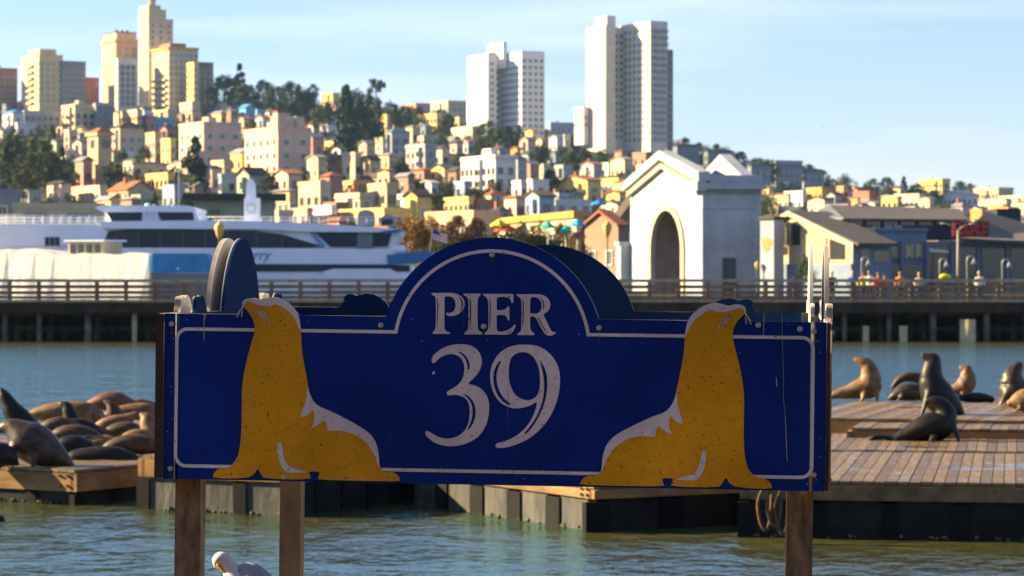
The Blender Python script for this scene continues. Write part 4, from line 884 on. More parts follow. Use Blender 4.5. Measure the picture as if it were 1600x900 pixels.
# flag on a leaning pole
o = root('flag', 'small striped flag on a leaning pole above the ferry stern', 'flag', (X(664, 230), 230, 1.9)); z1 = Z(362, 230)-1.9
part('pole', MB().tube([(0, 0, 0), (.6, 0, z1+.3)], .03, 6), polem, o)
fm = MB()
for k in range(6):
    for i in range(6):
        x0 = .62+i*.2; zz = z1+.2-k*.13-i*.06; fm.add([(x0, .05*math.sin(i), zz-.13), (x0+.2, .05*math.sin(i+1), zz-.19), (x0+.2, .05*math.sin(i+1), zz-.06), (x0, .05*math.sin(i), zz)], [(0, 1, 2, 3)], 2 if (k < 3 and i < 3) else k % 2)
part('cloth', fm, [mat('flag_red', (.55,.06,.06), .8), mat('flag_white', (.75,.72,.7), .8), mat('flag_blue', (.03,.05,.2), .8)], o)
# ------------------------------------------------------------------ people on the pier
skin = mat('skin', (.48,.27,.18), .6, .08, 3)
def person(px, Y, hgt, top, legs, hair, label, rz=0, arm=(.15, .15), g=None):
    g = z_deck if g is None else g; o = root('person', label, 'person', (X(px, Y), Y, g), rz, 'people strolling on the pier'); k = hgt/1.75
    def V(x, y, z): return Vector((x*k, y*k, z*k))
    b = MB(); b.tube([V(0,0,.9), V(0,0,1.0), V(0,0,1.2), V(0,-.01,1.38), V(0,0,1.45)], [.15*k, .15*k, .17*k, .18*k, .09*k], 10, sq=.7)
    b.tube([V(0,0,1.42), V(0,-.01,1.52)], [.06*k, .055*k], 8); b.tube([V(0,-.01,1.5), V(0,-.02,1.56), V(0,-.015,1.64), V(0,-.005,1.71), V(0,0,1.75)], [.05*k, .078*k, .088*k, .07*k, .02*k], 10)
    b.tube([V(0,-.09,1.62), V(0,-.115,1.6)], [.02*k, .012*k], 6)
    for s in (-1, 1):
        b.tube([V(s*.085,0,.92), V(s*.1,-.01,.5), V(s*.1,.01,.08)], [.095*k, .065*k, .045*k], 8); b.tube([V(s*.1,.03,.04), V(s*.1,-.16,.03)], [.045*k, .035*k], 7)
        b.tube([V(s*.2,0,1.38), V(s*(.24+arm[0]*.3),-.02,1.12), V(s*(.22+arm[1]*.2),-.14,.90), V(s*(.21+arm[1]*.2),-.17,.80)], [.055*k, .045*k, .036*k, .03*k], 8)
    obj('body', remesh(b, 'body', skin, .022*k, 3), o)
    t = MB(); t.tube([V(0,0,.86), V(0,0,1.0), V(0,0,1.2), V(0,-.01,1.38), V(0,0,1.47)], [.175*k, .175*k, .195*k, .205*k, .09*k], 12, sq=.72)
    for s in (-1, 1): t.tube([V(s*.17,0,1.40), V(s*(.24+arm[0]*.3),-.02,1.12), V(s*(.22+arm[1]*.2),-.14,.92)], [.075*k, .062*k, .05*k], 8)
    obj('jacket', remesh(t, 'jacket', top, .025*k, 2), o)
    l = MB()
    for s in (-1, 1): l.tube([V(s*.08,0,.95), V(s*.1,-.01,.5), V(s*.1,.01,.08)], [.115*k, .085*k, .065*k], 9)
    obj('trousers', remesh(l, 'trousers', legs, .025*k, 2), o)
    h_ = MB().tube([V(0,.03,1.56), V(0,.02,1.64), V(0,.01,1.72), V(0,.005,1.775)], [.07*k, .098*k, .085*k, .02*k], 10); obj('hair', h_.mesh('hair', hair), o)
def cl(n, c): return mat('garment_'+n, c, .85, .15, 4)
hb, hf, hd = cl('hair_brown', (.06,.035,.02)), cl('hair_fair', (.45,.33,.16)), cl('hair_dark', (.02,.018,.016)); jean = cl('denim', (.04,.06,.12)); blk = cl('black', (.02,.02,.022))
person(1300, 158, 1.72, blk, blk, hf, 'person in black beside the spikes of the sign, at the pier railing', .4)
person(1332, 157, 1.74, cl('blue', (.02,.07,.55)), jean, hf, 'person in a bright blue jacket at the pier railing', -.3)
person(1349, 156, 1.70, cl('yellow', (.7,.52,.02)), blk, hb, 'person in a yellow top, arms out, right of the blue jacket', .6, (.8, 1.4))
person(1358, 159, 1.76, cl('white', (.7,.68,.64)), jean, hd, 'person in white close behind the yellow top', -.5)
person(1372, 157, 1.68, cl('red', (.62,.03,.02)), blk, hb, 'person in a red jacket on the pier', .2)
person(1382, 160, 1.62, cl('darkred', (.5,.02,.02)), jean, hd, 'shorter person in dark red right of the red jacket', .8)
person(1406, 161, 1.72, cl('orange', (.5,.18,.05)), blk, hb, 'person in orange-brown on the pier', -.2)
person(1436, 160, 1.66, cl('beige', (.55,.45,.33)), jean, hf, 'person in beige between orange-brown and yellow bag', .1)
person(1530, 158, 1.72, cl('cream', (.78,.74,.62)), jean, hf, 'person in cream white near the right edge of the pier', .3)
o = root('yellow_kayak_bag', 'bright yellow bag lying on the pier handrail', 'bag', (X(1477, YP), YP-.05, z_top+.035))
part('body', MB().tube([(-.3, 0, .1), (-.22, 0, .13), (0, 0, .15), (.22, 0, .13), (.3, 0, .1)], [.03, .12, .145, .12, .03], 10), mat('bag_yellow', (.8,.62,.0), .5), o)
part('strap', MB().tube([(-.2, 0, .24), (-.1, 0, .33), (.1, 0, .33), (.2, 0, .24)], .015, 6), blk, o)
# ------------------------------------------------------------------ sea lion floats
plankm = [mat('float_plank_%d' % i, c1, .55, scale=2.5, col2=c2, bump=.012, stretch=(3, .6, 3), spec=.35, wet=True) for i, (c1, c2) in enumerate((((.085,.052,.022), (.20,.135,.062)), ((.105,.065,.028), (.23,.155,.075)), ((.06,.040,.020), (.15,.105,.055))))]
fasc = mat('float_fascia', (.11,.055,.018), .85, scale=1.6, col2=(.30,.17,.055), bump=.02, stretch=(.4, 1, 2)); blackm = mat('float_rubber', (.006,.006,.007), .8, .4, 3, spec=.12)
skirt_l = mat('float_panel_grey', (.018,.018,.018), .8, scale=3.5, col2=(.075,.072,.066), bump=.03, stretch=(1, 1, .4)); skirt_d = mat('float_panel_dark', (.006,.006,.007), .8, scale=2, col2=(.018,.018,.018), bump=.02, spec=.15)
weed = mat('weed', (.05,.05,.015), .8, scale=9, col2=(.16,.15,.06), bump=.04); bolt = mat('bolt', (.02,.018,.016), .5, metal=.5)
PL = {}
def float_(label, corner, ang, l1, l2, zd, zf, light, pw=.15, pitch=.85, fas=None, seed=1, ph=.10):
    """raft with its near-left corner at corner; front edge runs along ang for l1, depth l2; deck at zd, timber down to zf"""
    rn = random.Random(seed); o = root('dock_float', label, 'float', (corner[0], corner[1], 0), R(ang), 'sea lion floats')
    part('hull', MB().box(.06, l1-.06, .06, l2-.06, -.5, zd-.05), blackm, o)
    n = int(l1/pw); w = l1/n
    for i in range(n):
        k = (round(w, 3), round(l2, 2), i % 3)
        if k not in PL: PL[k] = MB().box(.006, w-.006, -.04, l2+.04, -.045, 0).mesh('plank', plankm[i % 3])
        obj('plank', PL[k], o, (i*w, 0, zd+rn.uniform(-.006, .004)), (0, R(rn.uniform(-.3, .3)), 0))
    ft = fas or fasc
    for nm, b in (('front', (0, l1, -.07, .055)), ('back', (0, l1, l2-.055, l2+.07))): part('fascia_board', MB().box(*b, zf, zd-.06), ft, o)
    part('fascia_board', MB().box(-.07, .055, -.07, l2+.07, zf, zd-.06), ft, o); part('fascia_board', MB().box(l1-.055, l1+.07, -.07, l2+.07, zf, zd-.06), ft, o)
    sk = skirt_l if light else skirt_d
    for side in range(4):
        LL = (l1, l2, l1, l2)[side]; m_ = max(1, int(LL/pitch)); q = LL/m_
        for i in range(m_):
            M = (Matrix.Translation((0, 0, 0)), Matrix.Translation((l1, 0, 0)) @ Matrix.Rotation(R(90), 4, 'Z'), Matrix.Translation((l1, l2, 0)) @ Matrix.Rotation(R(180), 4, 'Z'), Matrix.Translation((0, l2, 0)) @ Matrix.Rotation(R(-90), 4, 'Z'))[side]
            part('skirt_panel', MB().box(i*q+ph, (i+1)*q-ph, -.02, .05, -.4, zf-.002, M=M), sk if side in (0, 3) else skirt_d, o)  # right and back panels always dark: the shade of those sides is painted in
            part('skirt_post', MB().box(i*q-ph, i*q+ph, -.05, .05, -.4, zf-.04, M=M), blackm, o)
            if side == 0:
                b_ = MB()
                for _ in range(7):
                    x = i*q+rn.uniform(.12, q-.12); b_.ball((x, -.03, rn.uniform(.005, .04)), rn.uniform(.012, .03), 6, 4)
                tag(part('barnacle_clump', b_, weed, o), kind='stuff')
        if side == 0:
            for x in (l1-.25, l1-.10):
                for z in (.25, .7): part('bolt', MB().tube([(x, -.075, zf+(zd-zf)*z), (x, -.1, zf+(zd-zf)*z)], .022, 8), bolt, o)
    return o
def onwater(px, py): Y = H*F/(py-HY); return (X(px, Y), Y)
def P2(px, py, z): Y = deckY(py, z); return (X(px, Y), Y)
def from_right(corner, ang, l1): return (corner[0]-l1*math.cos(R(ang)), corner[1]-l1*math.sin(R(ang)))
# centre: float behind the sign whose long face looks left, and its neighbour
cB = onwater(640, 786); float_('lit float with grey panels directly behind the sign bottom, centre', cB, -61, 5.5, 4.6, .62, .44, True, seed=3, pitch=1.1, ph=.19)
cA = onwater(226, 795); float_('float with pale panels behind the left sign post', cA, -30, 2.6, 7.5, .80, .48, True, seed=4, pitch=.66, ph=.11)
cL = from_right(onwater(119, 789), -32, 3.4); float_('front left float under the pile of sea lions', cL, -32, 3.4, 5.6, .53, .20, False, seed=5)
for k, (px, py) in enumerate(((-60, 690), (70, 668))):
    c = P2(px, py, .5); float_(['back left float under the pile of sea lions', 'farther left float behind the pile of sea lions'][k], c, -14, 3.9, 4.6, .5, .2, False, seed=6+k)
float_('middle left float bridging the sea lion pile toward the sign', P2(150, 716, .5), -14, 3.0, 3.6, .5, .2, False, seed=9)
# right-hand rafts
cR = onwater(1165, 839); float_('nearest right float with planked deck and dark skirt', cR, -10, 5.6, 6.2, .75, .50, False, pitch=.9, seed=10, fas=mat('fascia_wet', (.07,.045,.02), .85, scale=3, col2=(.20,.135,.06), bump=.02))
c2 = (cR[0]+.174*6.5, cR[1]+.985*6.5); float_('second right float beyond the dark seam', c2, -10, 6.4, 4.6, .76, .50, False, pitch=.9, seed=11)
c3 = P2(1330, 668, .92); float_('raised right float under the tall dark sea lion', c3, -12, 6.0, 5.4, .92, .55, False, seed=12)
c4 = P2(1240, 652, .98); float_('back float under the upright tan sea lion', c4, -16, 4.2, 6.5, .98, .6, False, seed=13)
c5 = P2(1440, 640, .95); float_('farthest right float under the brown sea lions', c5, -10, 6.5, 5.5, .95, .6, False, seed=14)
# rope on the corner of the nearest right float
rope = mat('rope', (.10,.055,.028), .95, .3, 30, bump=.01)
ro = root('mooring_rope', 'brown mooring rope hanging in loops from the corner of the nearest right float', 'rope', (X(1206, 36.2), 36.2, 0))
for k, (dx, dz) in enumerate(((-.10, .0), (.02, .04), (.12, -.05))):
    z0 = .72+dz; pts = catmull([(dx, 0, z0), (dx-.08, -.03, z0-.2), (dx-.05, -.04, z0-.45), (dx+.03, -.03, z0-.55), (dx+.08, -.02, z0-.4), (dx+.1, .02, z0-.1)], 6)
    part('strand', MB().tube(pts, .022, 7), rope, ro)

# ------------------------------------------------------------------ sea lions
SLM = dict(tan=mat('hide_tan', (0.0936,0.0446,0.0130), .6, scale=3, col2=(0.1872,0.1008,0.0360), bump=.012, spec=.4), brown=mat('hide_brown', (0.0324,0.0158,0.0065), .55, scale=3, col2=(0.0792,0.0396,0.0144), bump=.012, spec=.3),
    dark=mat('hide_dark', (0.0043,0.0032,0.0029), .45, scale=3, col2=(0.0130,0.0086,0.0065), bump=.010, spec=.22), red=mat('hide_red', (0.0720,0.0230,0.0072), .5, scale=3, col2=(0.1368,0.0468,0.0158), bump=.012), grey=mat('hide_grey', (.0200,.0125,.0075), .40, scale=3, col2=(.0560,.0350,.0210), bump=.010, spec=.3))
def twotone(m):
    r = [n for n in m.node_tree.nodes if n.type == 'VALTORGB'][0]; r.color_ramp.elements[0].position = .44; r.color_ramp.elements[1].position = .56
    n = [n for n in m.node_tree.nodes if n.type == 'TEX_NOISE'][0]; n.inputs['Scale'].default_value = 4.5; n.inputs['Distortion'].default_value = 1.0
for _m in SLM.values(): twotone(_m)
def sea_lion(label, m, Y, spine, flips=(), face=None, cat='sea lion', depth=None):
    """spine: (px, py, radius px[, depth offset m]) from tail to nose, at distance Y; flips: chains of the same kind, flattened"""
    s = Y/F; pts = [W(p[0], p[1], Y)+Vector((0, p[3] if len(p) > 3 else 0, 0)) for p in spine]
    base = Vector((pts[len(pts)//2].x, Y, min(p.z-q[2]*s for p, q in zip(pts, spine))))
    o = root('sea_lion', label, cat, base, 0, 'sea lions on the floats')
    P = catmull([p-base for p in pts], 5); rr_ = catmull([Vector((q[2]*s, 0, 0)) for q in spine], 5); rr_ = [max(.012, r.x) for r in rr_]
    b = MB().tube(P, rr_, 14); b.ball(P[0], rr_[0], 10, 6); b.ball(P[-1], rr_[-1], 10, 6)
    for fl in flips:
        fpz = [W(p[0], p[1], Y)+Vector((0, p[3] if len(p) > 3 else 0, 0))-base for p in fl]; b.tube(catmull(fpz, 3), [r.x for r in catmull([Vector((q[2]*s, 0, 0)) for q in fl], 3)], 8, sq=.55)
    big = max(rr_)
    body = obj('body', remesh(b, 'body', m, max(.012, big*.10), 5), o)
    if face:                                          # (nose px, py, dir) : ears, eyes, whisker pad
        fx, fy, fr, d = face; c = W(fx, fy, Y)-base; r = fr*s
        for sd in (-1, 1):
            part('ear', MB().tube([c+Vector((-d*r*.9, sd*r*.75, r*.25)), c+Vector((-d*r*1.3, sd*r*1.0, r*.05))], [r*.16, r*.04], 6), m, o)
            part('eye', MB().ball(c+Vector((d*r*.1, sd*r*.72, r*.3)), r*.15, 8, 5), SLM['dark'], o)
        part('nose', MB().ball(c+Vector((d*r*1.25, 0, r*.1)), r*.22, 8, 5), SLM['dark'], o)
    return o
S = SLM
sea_lion('upright tan-brown sea lion, head raised to the left, at the back of the right floats', S['tan'], 56, [(1296, 621, 4), (1308, 616, 8), (1324, 613, 11), (1342, 608, 16), (1358, 603, 20), (1360, 589, 16.5), (1358, 578, 13.5), (1354, 569, 10.5), (1346, 565, 8), (1336, 562, 3.5)], [[(1352, 605, 6, -.15), (1347, 616, 5, -.22), (1343, 626, 4, -.25), (1336, 627, 2, -.25)], [(1366, 606, 6, -.1), (1368, 618, 5, -.2), (1368, 627, 3, -.2)]], (1349, 564, 6, -1))
sea_lion('grey sea lion resting low behind the tall dark one', S['grey'], 55, [(1446, 618, 9), (1432, 613, 14), (1415, 613, 14), (1400, 618, 9), (1392, 622, 5)], [[(1408, 618, 5, -.15), (1400, 626, 3, -.2)]])
sea_lion('brown sea lion bending its head down left of the tall dark one', S['brown'], 55.6, [(1462, 605, 10), (1448, 596, 10), (1432, 590, 8.5), (1416, 589, 7.5), (1405, 594, 6), (1398, 601, 4.5), (1394, 606, 2.5)], [], (1402, 597, 5, -1))
sea_lion('tallest dark sea lion rearing up with head back, right floats', S['dark'], 50, [(1506, 655, 4), (1498, 648, 12), (1484, 636, 21), (1466, 618, 26), (1456, 596, 21), (1456, 578, 16.5), (1459, 566, 13), (1456, 561, 11), (1449, 559, 8), (1443, 555, 5)], [[(1448, 612, 7, -.2), (1440, 636, 6, -.28), (1433, 654, 4.5, -.3), (1426, 657, 2, -.3)], [(1466, 622, 7, -.3), (1464, 640, 6, -.35), (1460, 654, 4, -.4)]], (1450, 560, 5.5, -1))
sea_lion('sunlit tan sea lion with lifted round head, right of the tallest dark one', S['tan'], 57, [(1480, 614, 4), (1492, 609, 9), (1506, 604, 15), (1512, 593, 14.5), (1511, 584, 11), (1509, 578, 10), (1503, 575, 5)], [[(1508, 606, 6, -.1), (1500, 616, 3, -.15)]], (1509, 577, 7, -1))
sea_lion('dark sea lion lying flat on the farthest right float', S['dark'], 55.5, [(1500, 622, 5), (1516, 621, 8), (1534, 622, 8.5), (1550, 624, 5)])
sea_lion('big dark brown sea lion sitting up at the right edge', S['grey'], 54, [(1630, 628, 16), (1606, 622, 24), (1586, 612, 25), (1582, 594, 20), (1586, 580, 14), (1592, 572, 8)], [[(1570, 612, 7, -.2), (1562, 626, 6, -.25), (1556, 636, 3.5, -.25)]])
sea_lion('pale tan sea lion cut off by the right edge, before the brown one', S['tan'], 50.5, [(1660, 632, 16), (1630, 628, 20), (1604, 626, 20), (1588, 628, 14), (1578, 630, 6)], [[(1592, 636, 6, -.2), (1580, 643, 3, -.25)]])
sea_lion('wet dark sea lion propped on its front flipper, nearest on the right floats', S['dark'], 45.8, [(1392, 687, 5), (1406, 684, 11), (1424, 678, 16), (1446, 669, 22), (1468, 664, 24), (1479, 652, 19), (1476, 639, 14), (1468, 630, 11), (1458, 626, 8), (1448, 625, 3.5)], [[(1396, 685, 6), (1380, 683, 8), (1366, 683, 9), (1356, 687, 4)], [(1400, 688, 5, -.1), (1386, 693, 5, -.12), (1372, 696, 4, -.12)], [(1486, 662, 8, -.12), (1493, 680, 6, -.2), (1496, 694, 5, -.2), (1506, 697, 2, -.2)], [(1456, 678, 8, -.3), (1448, 690, 6, -.38), (1436, 697, 3, -.4)]], (1461, 627, 7, -1))
def sea_lion_l(label, m, Y, spine, flips=(), face=None): return sea_lion(label, m, Y, [(p[0], p[1]+p[2]*.12, p[2]*1.2)+tuple(p[3:]) for p in spine], flips, face)
# left-hand pile
sea_lion('dark sea lion with raised neck at the left edge', S['dark'], 46, [(50, 668, 14), (34, 656, 17), (20, 642, 16), (12, 628, 12), (6, 617, 9), (2, 610, 5)])
sea_lion('large glossy sea lion in front of the left pile, shoulder turned to the sun', S['grey'], 43.2, [(116, 731, 4), (104, 724, 12), (84, 712, 23), (60, 697, 32), (38, 684, 30), (20, 670, 18), (8, 668, 11), (-4, 674, 5)], [[(58, 706, 9, -.25), (57, 722, 6, -.33), (60, 733, 5, -.35), (74, 736, 2.5, -.35)], [(24, 696, 9, -.2), (20, 714, 7, -.3), (28, 730, 4, -.3)]])
sea_lion_l('dark sea lion head and back at the lower left edge', S['dark'], 42.8, [(-40, 716, 14), (-16, 710, 18), (6, 710, 17), (20, 718, 9), (26, 724, 4)])
sea_lion_l('large tan sea lion stretched along the back of the left pile', S['tan'], 52, [(42, 648, 4), (60, 645, 9), (82, 643, 13), (108, 642, 15), (134, 644, 15), (152, 650, 11), (164, 656, 5)], [[(138, 652, 6, -.15), (146, 662, 4, -.2)], [(96, 652, 6, -.15), (90, 662, 4, -.2)]])
sea_lion_l('reddish-brown sea lion highest on the left pile', S['red'], 54, [(128, 636, 3), (146, 630, 8), (164, 626, 12), (184, 626, 13), (200, 628, 8), (210, 628, 3)])
sea_lion_l('tan sea lion sleeping at the right of the left pile, back row', S['tan'], 53, [(168, 648, 5), (184, 645, 9), (206, 642, 11), (228, 642, 12), (246, 645, 9)])
sea_lion_l('small reddish sea lion peeking over the back row', S['red'], 54.5, [(198, 638, 5), (212, 632, 8), (228, 633, 8), (244, 636, 6)])
sea_lion_l('golden sea lion with lifted snout in the middle of the left pile', S['tan'], 50, [(148, 667, 4), (162, 663, 9), (180, 659, 10), (196, 655, 8), (206, 650, 6), (212, 646, 3)], [], (207, 650, 5, 1))
sea_lion_l('dark sea lion lying below the large tan one', S['dark'], 49, [(86, 672, 5), (104, 666, 10), (126, 665, 11), (146, 671, 9), (158, 677, 4)])
sea_lion_l('brown sea lion in the third row of the left pile', S['brown'], 47.5, [(78, 682, 5), (98, 677, 11), (122, 677, 13), (146, 683, 11), (160, 690, 5)])
sea_lion_l('dull tan sea lion curled right of the golden one', S['brown'], 49, [(160, 680, 5), (178, 673, 10), (200, 671, 12), (218, 677, 10), (228, 684, 5)])
sea_lion_l('tan-bellied sea lion asleep at the front of the left pile', S['tan'], 45.6, [(124, 705, 4), (138, 697, 9), (158, 692, 12), (180, 695, 11), (196, 700, 6)])
sea_lion_l('brown and tan sea lion asleep next to the sign edge', S['brown'], 45.4, [(156, 707, 4), (174, 698, 10), (200, 692, 13), (226, 694, 13), (248, 700, 8)])
sea_lion_l('sandy sea lion sitting against the sign edge', S['tan'], 48.5, [(250, 690, 14), (240, 676, 16), (233, 662, 13), (227, 652, 9), (222, 648, 4)])
sea_lion_l('black sea lion lying in the shade at the front of the left pile', S['dark'], 44.6, [(96, 722, 5), (116, 716, 12), (146, 714, 15), (178, 713, 15), (204, 715, 9), (216, 718, 4)])
sea_lion('dark sea lion head swimming at the left edge of the water', S['dark'], 39.4, [(-26, 824, 6), (-14, 817, 8), (-5, 811, 7), (3, 811, 5), (7, 813, 2)])
sea_lion_l('small dark pup wedged between the two tan sleepers', S['dark'], 47, [(112, 700, 4), (126, 693, 9), (142, 690, 10), (158, 695, 6)])
sea_lion_l('brown sea lion filling the middle of the left heap', S['brown'], 48.2, [(60, 672, 5), (78, 665, 10), (98, 663, 11), (118, 668, 8)])
sea_lion_l('tan sea lion draped across the middle of the left heap', S['tan'], 46.6, [(186, 690, 5), (204, 683, 10), (224, 682, 11), (244, 687, 8)])
sea_lion_l('dark sea lion lifting its head above the left heap', S['dark'], 51, [(120, 668, 9), (112, 655, 11), (108, 643, 9), (104, 634, 7), (97, 631, 4)], [], (102, 632, 5, -1))
sea_lion_l('brown sea lion with raised snout beside the reddish one', S['brown'], 52.5, [(190, 656, 9), (180, 645, 10), (175, 636, 8), (170, 630, 5), (164, 627, 2.5)])
sea_lion_l('dark wet sea lion pressed against the large glossy one', S['dark'], 45.5, [(84, 700, 5), (100, 694, 11), (120, 694, 13), (138, 700, 9)])
# ------------------------------------------------------------------ the sign
def paint(key, col, rough, chip, dirt=(.02,.02,.02), amt=.62, fine=140):
    m = bpy.data.materials.new(key); m.use_nodes = True; t = m.node_tree; b = t.nodes['Principled BSDF']; N = t.nodes.new; K = t.links.new
    b.inputs['Roughness'].default_value = rough; b.inputs['Specular IOR Level'].default_value = .12
    tcn = N('ShaderNodeTexCoord')
    def noise(sc, det, st=(1, 1, 1)):
        mpn = N('ShaderNodeMapping'); mpn.inputs['Scale'].default_value = st; n = N('ShaderNodeTexNoise'); n.inputs['Scale'].default_value = sc; n.inputs['Detail'].default_value = det
        K(tcn.outputs['Object'], mpn.inputs[0]); K(mpn.outputs[0], n.inputs['Vector']); return n
    def ramp(n, lo, hi):
        r = N('ShaderNodeMapRange'); r.inputs['From Min'].default_value = lo; r.inputs['From Max'].default_value = hi; K(n.outputs[0], r.inputs['Value']); return r
    def mix(fac, a, bcol, f=1.0):
        x = N('ShaderNodeMix'); x.data_type = 'RGBA'; K(fac.outputs[0], x.inputs['Factor'])
        if isinstance(a, tuple): x.inputs['A'].default_value = (*a, 1)
        else: K(a.outputs['Result'], x.inputs['A'])
        x.inputs['B'].default_value = (*bcol, 1); return x
    base = mix(ramp(noise(2.5, 5), .3, .7), tuple(c*.72 for c in col), tuple(min(1, c*1.28) for c in col))
    mott = mix(ramp(noise(30, 4), .55, .9), base, tuple(c*.7 for c in col))
    chips = mix(ramp(noise(fine*.28, 2), amt+.10, amt+.13), mott, chip)
    streak = mix(ramp(noise(26, 3, (1, 1, .035)), .70, .80), chips, tuple(c*.6+.06 for c in col))
    K(streak.outputs['Result'], b.inputs['Base Color']); MC[key] = m; return m
blue = paint('sign_blue', (.0008,.021,.20), .5, (.42,.42,.45), amt=.70); yel = paint('sign_yellow', (.58,.30,.012), .55, (.10,.05,.01), amt=.565, fine=420); whi = paint('sign_white', (.56,.56,.62), .55, (.12,.10,.08), amt=.57, fine=420)
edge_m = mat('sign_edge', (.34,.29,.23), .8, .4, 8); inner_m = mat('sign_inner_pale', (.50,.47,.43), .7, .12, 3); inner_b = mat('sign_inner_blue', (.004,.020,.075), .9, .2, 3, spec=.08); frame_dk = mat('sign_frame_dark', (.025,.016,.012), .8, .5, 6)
D = 10.2; th = R(5.5); roll = R(.7)
MS = Matrix.Translation(W(770, 757, D)) @ Matrix.Rotation(-th, 4, 'Z') @ Matrix.Rotation(roll, 4, 'Y'); MI = MS.inverted(); camp = Vector((0, 0, H))
def S2(px, py):                                       # pixel of the front panel -> (x, z) on the panel
    o_ = MI @ camp; d_ = (MI @ W(px, py, D))-o_; t_ = -o_.y/d_.y; q = o_+d_*t_; return (q.x, q.z)
xl, xr = S2(256, 620)[0], S2(1290, 620)[0]; XC = (xl+xr)/2; HWd = (xr-xl)/2
def L2(px, py): q = S2(px, py); return Vector((q[0]-XC, q[1]))
MS = MS @ Matrix.Translation((XC, 0, 0)); zb_ = (L2(256, 748).y+L2(1289, 768).y)/2; zt2 = (L2(256, 490).y+L2(1291, 503).y)/2
sign = root('pier_sign', 'four-sided blue PIER 39 sign with yellow sea lions on wooden posts', 'sign', MS.translation)
sign.rotation_euler = MS.to_euler()
def zoomed(pts, ox, oy, sc): return [L2(ox+p[0]/sc, oy+p[1]/sc) for p in pts]
# sea lion emblem, traced on the left animal
A1 = lambda pts: zoomed(pts, 230, 440, 4); A2 = lambda pts: zoomed(pts, 230, 560, 4)
head = [(552,212),(580,178),(598,155),(596,125),(618,106),(660,102),(700,114),(740,104),(775,97),(820,103),(870,125),(915,165),(945,205),(958,260),(962,310)]
body = A1(head)+A1([(965,400),(975,480),(990,560),(1002,625),(1012,685),(1032,735),(1068,778)])+A2([(1150,330),(1230,370),(1310,413),(1380,458),(1420,503),(1442,560),(1449,610),(1451,660),(1460,690),(1490,714),(1530,708),(1562,724),(1580,752),(1583,768),
    (1320,764),(1065,758),(1072,740),(1082,706),(1008,706),(1018,730),(1026,757),(735,752),(712,725),(692,684),(672,722),(622,749),(412,749),(415,725),(430,701),(460,688),(510,680),(540,655),(565,620),(580,560),(588,480),(592,400),(592,300),(593,200),(600,130),(612,60)])+A1([(626,478),(642,420),(660,360),(672,312),(672,270),(660,230),(640,200),(620,175),(604,160),(572,195)])
cap = A1([(552,212),(580,178),(598,155),(596,125),(618,106),(660,102),(700,114),(740,104),(775,97),(820,103),(870,125),(915,165),(945,205),(958,260),(962,310),(945,285),(930,240),(905,205),(870,175),(830,150),(800,140),(772,156),(720,153),(670,138),(632,122),(612,134),(606,152),(588,180)])
backw = A2([(1003,165),(1012,205),(1032,255),(1068,298),(1150,330),(1230,370),(1310,413),(1380,458),(1420,503),(1442,560),(1449,610),(1451,660),(1458,690),(1445,672),(1432,625),(1412,585),(1385,540),(1345,503),(1290,470),(1220,452),(1180,450),(1128,456),(1125,420),(1112,382),(1080,410),(1020,442),(1045,395),(1047,345),(1035,318),(1010,350),(985,365),(956,366),(975,320),(995,260),(1003,205)])
flipw = A2([(815,535),(830,524),(844,540),(850,600),(866,648),(890,678),(930,688),(970,700),(1004,717),(960,713),(880,716),(850,692),(825,642),(815,590)])
wh3 = [A1([(a,b),(a+6,b-2),(c+4,d),(c-2,d)]) for a, b, c, d in ((683,177,718,228),(700,178,742,250),(720,182,768,262))]
wh3 += [A1([(a,b),(a+5,b),(c+3,d),(c-2,d)]) for a, b, c, d in ((582,188,560,224),(596,178,590,222))]
def mir(ps): return [Vector((-p.x, p.y)) for p in reversed(ps)]
# board outline: rectangle + arch + the two heads
ac = L2(768, 545); ac.x = 0; sc_ = D/F; RO, RI = 174*sc_, 153*sc_
def arcp(rad, z, n=40):
    q0 = math.asin(max(-1, min(1, (z-ac.y)/rad))); return [Vector((rad*math.cos(q), ac.y+rad*math.sin(q))) for q in [math.pi-q0-(math.pi-2*q0)*k/n for k in range(n+1)]]
hl = [p for p in A1([(560,208)]+head[1:]) if p.y > zt2]
up = [Vector((-HWd, zb_)), Vector((-HWd, zt2))]+[Vector((hl[0].x-.01, zt2))]+hl+[Vector((hl[-1].x+.002, zt2))]+arcp(RO, zt2)
hr = mir(hl); up += [Vector((hr[0].x-.002, zt2))]+hr+[Vector((hr[-1].x+.01, zt2)), Vector((HWd, zt2)), Vector((HWd, zb_))]
OUT = flat('board', [up], 0, .014, blue); OUT.materials.append(edge_m)
for q in OUT.polygons:
    if abs(q.normal.y) < .5: q.material_index = 1
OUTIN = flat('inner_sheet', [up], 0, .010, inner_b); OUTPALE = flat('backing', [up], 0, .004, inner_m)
# border line as a thin raised strip
def strip(pts, w, closed=False):
    n = len(pts); a, b = [], []
    for i in range(n):
        d = (pts[min(i+1, n-1)]-pts[max(i-1, 0)]).normalized(); nn_ = Vector((-d.y, d.x)); a.append(pts[i]+nn_*w/2); b.append(pts[i]-nn_*w/2)
    return a+list(reversed(b))
ix = HWd-20*sc_; izt = (L2(300, 514).y+L2(1200, 527).y)/2; izb = (L2(300, 727).y+L2(1200, 746).y)/2; cr_ = 17*sc_
def corner(cx, cz, q0, q1): return [Vector((cx+cr_*math.cos(q), cz+cr_*math.sin(q))) for q in [q0+(q1-q0)*k/8 for k in range(9)]]
a_in = arcp(RI, izt)
lineT = corner(-ix+cr_, izt-cr_, math.pi, math.pi/2)+a_in[:1]+[a_in[0]+Vector((.0005, .001))]+a_in[1:-1]+[a_in[-1]]+corner(ix-cr_, izt-cr_, math.pi/2, 0)
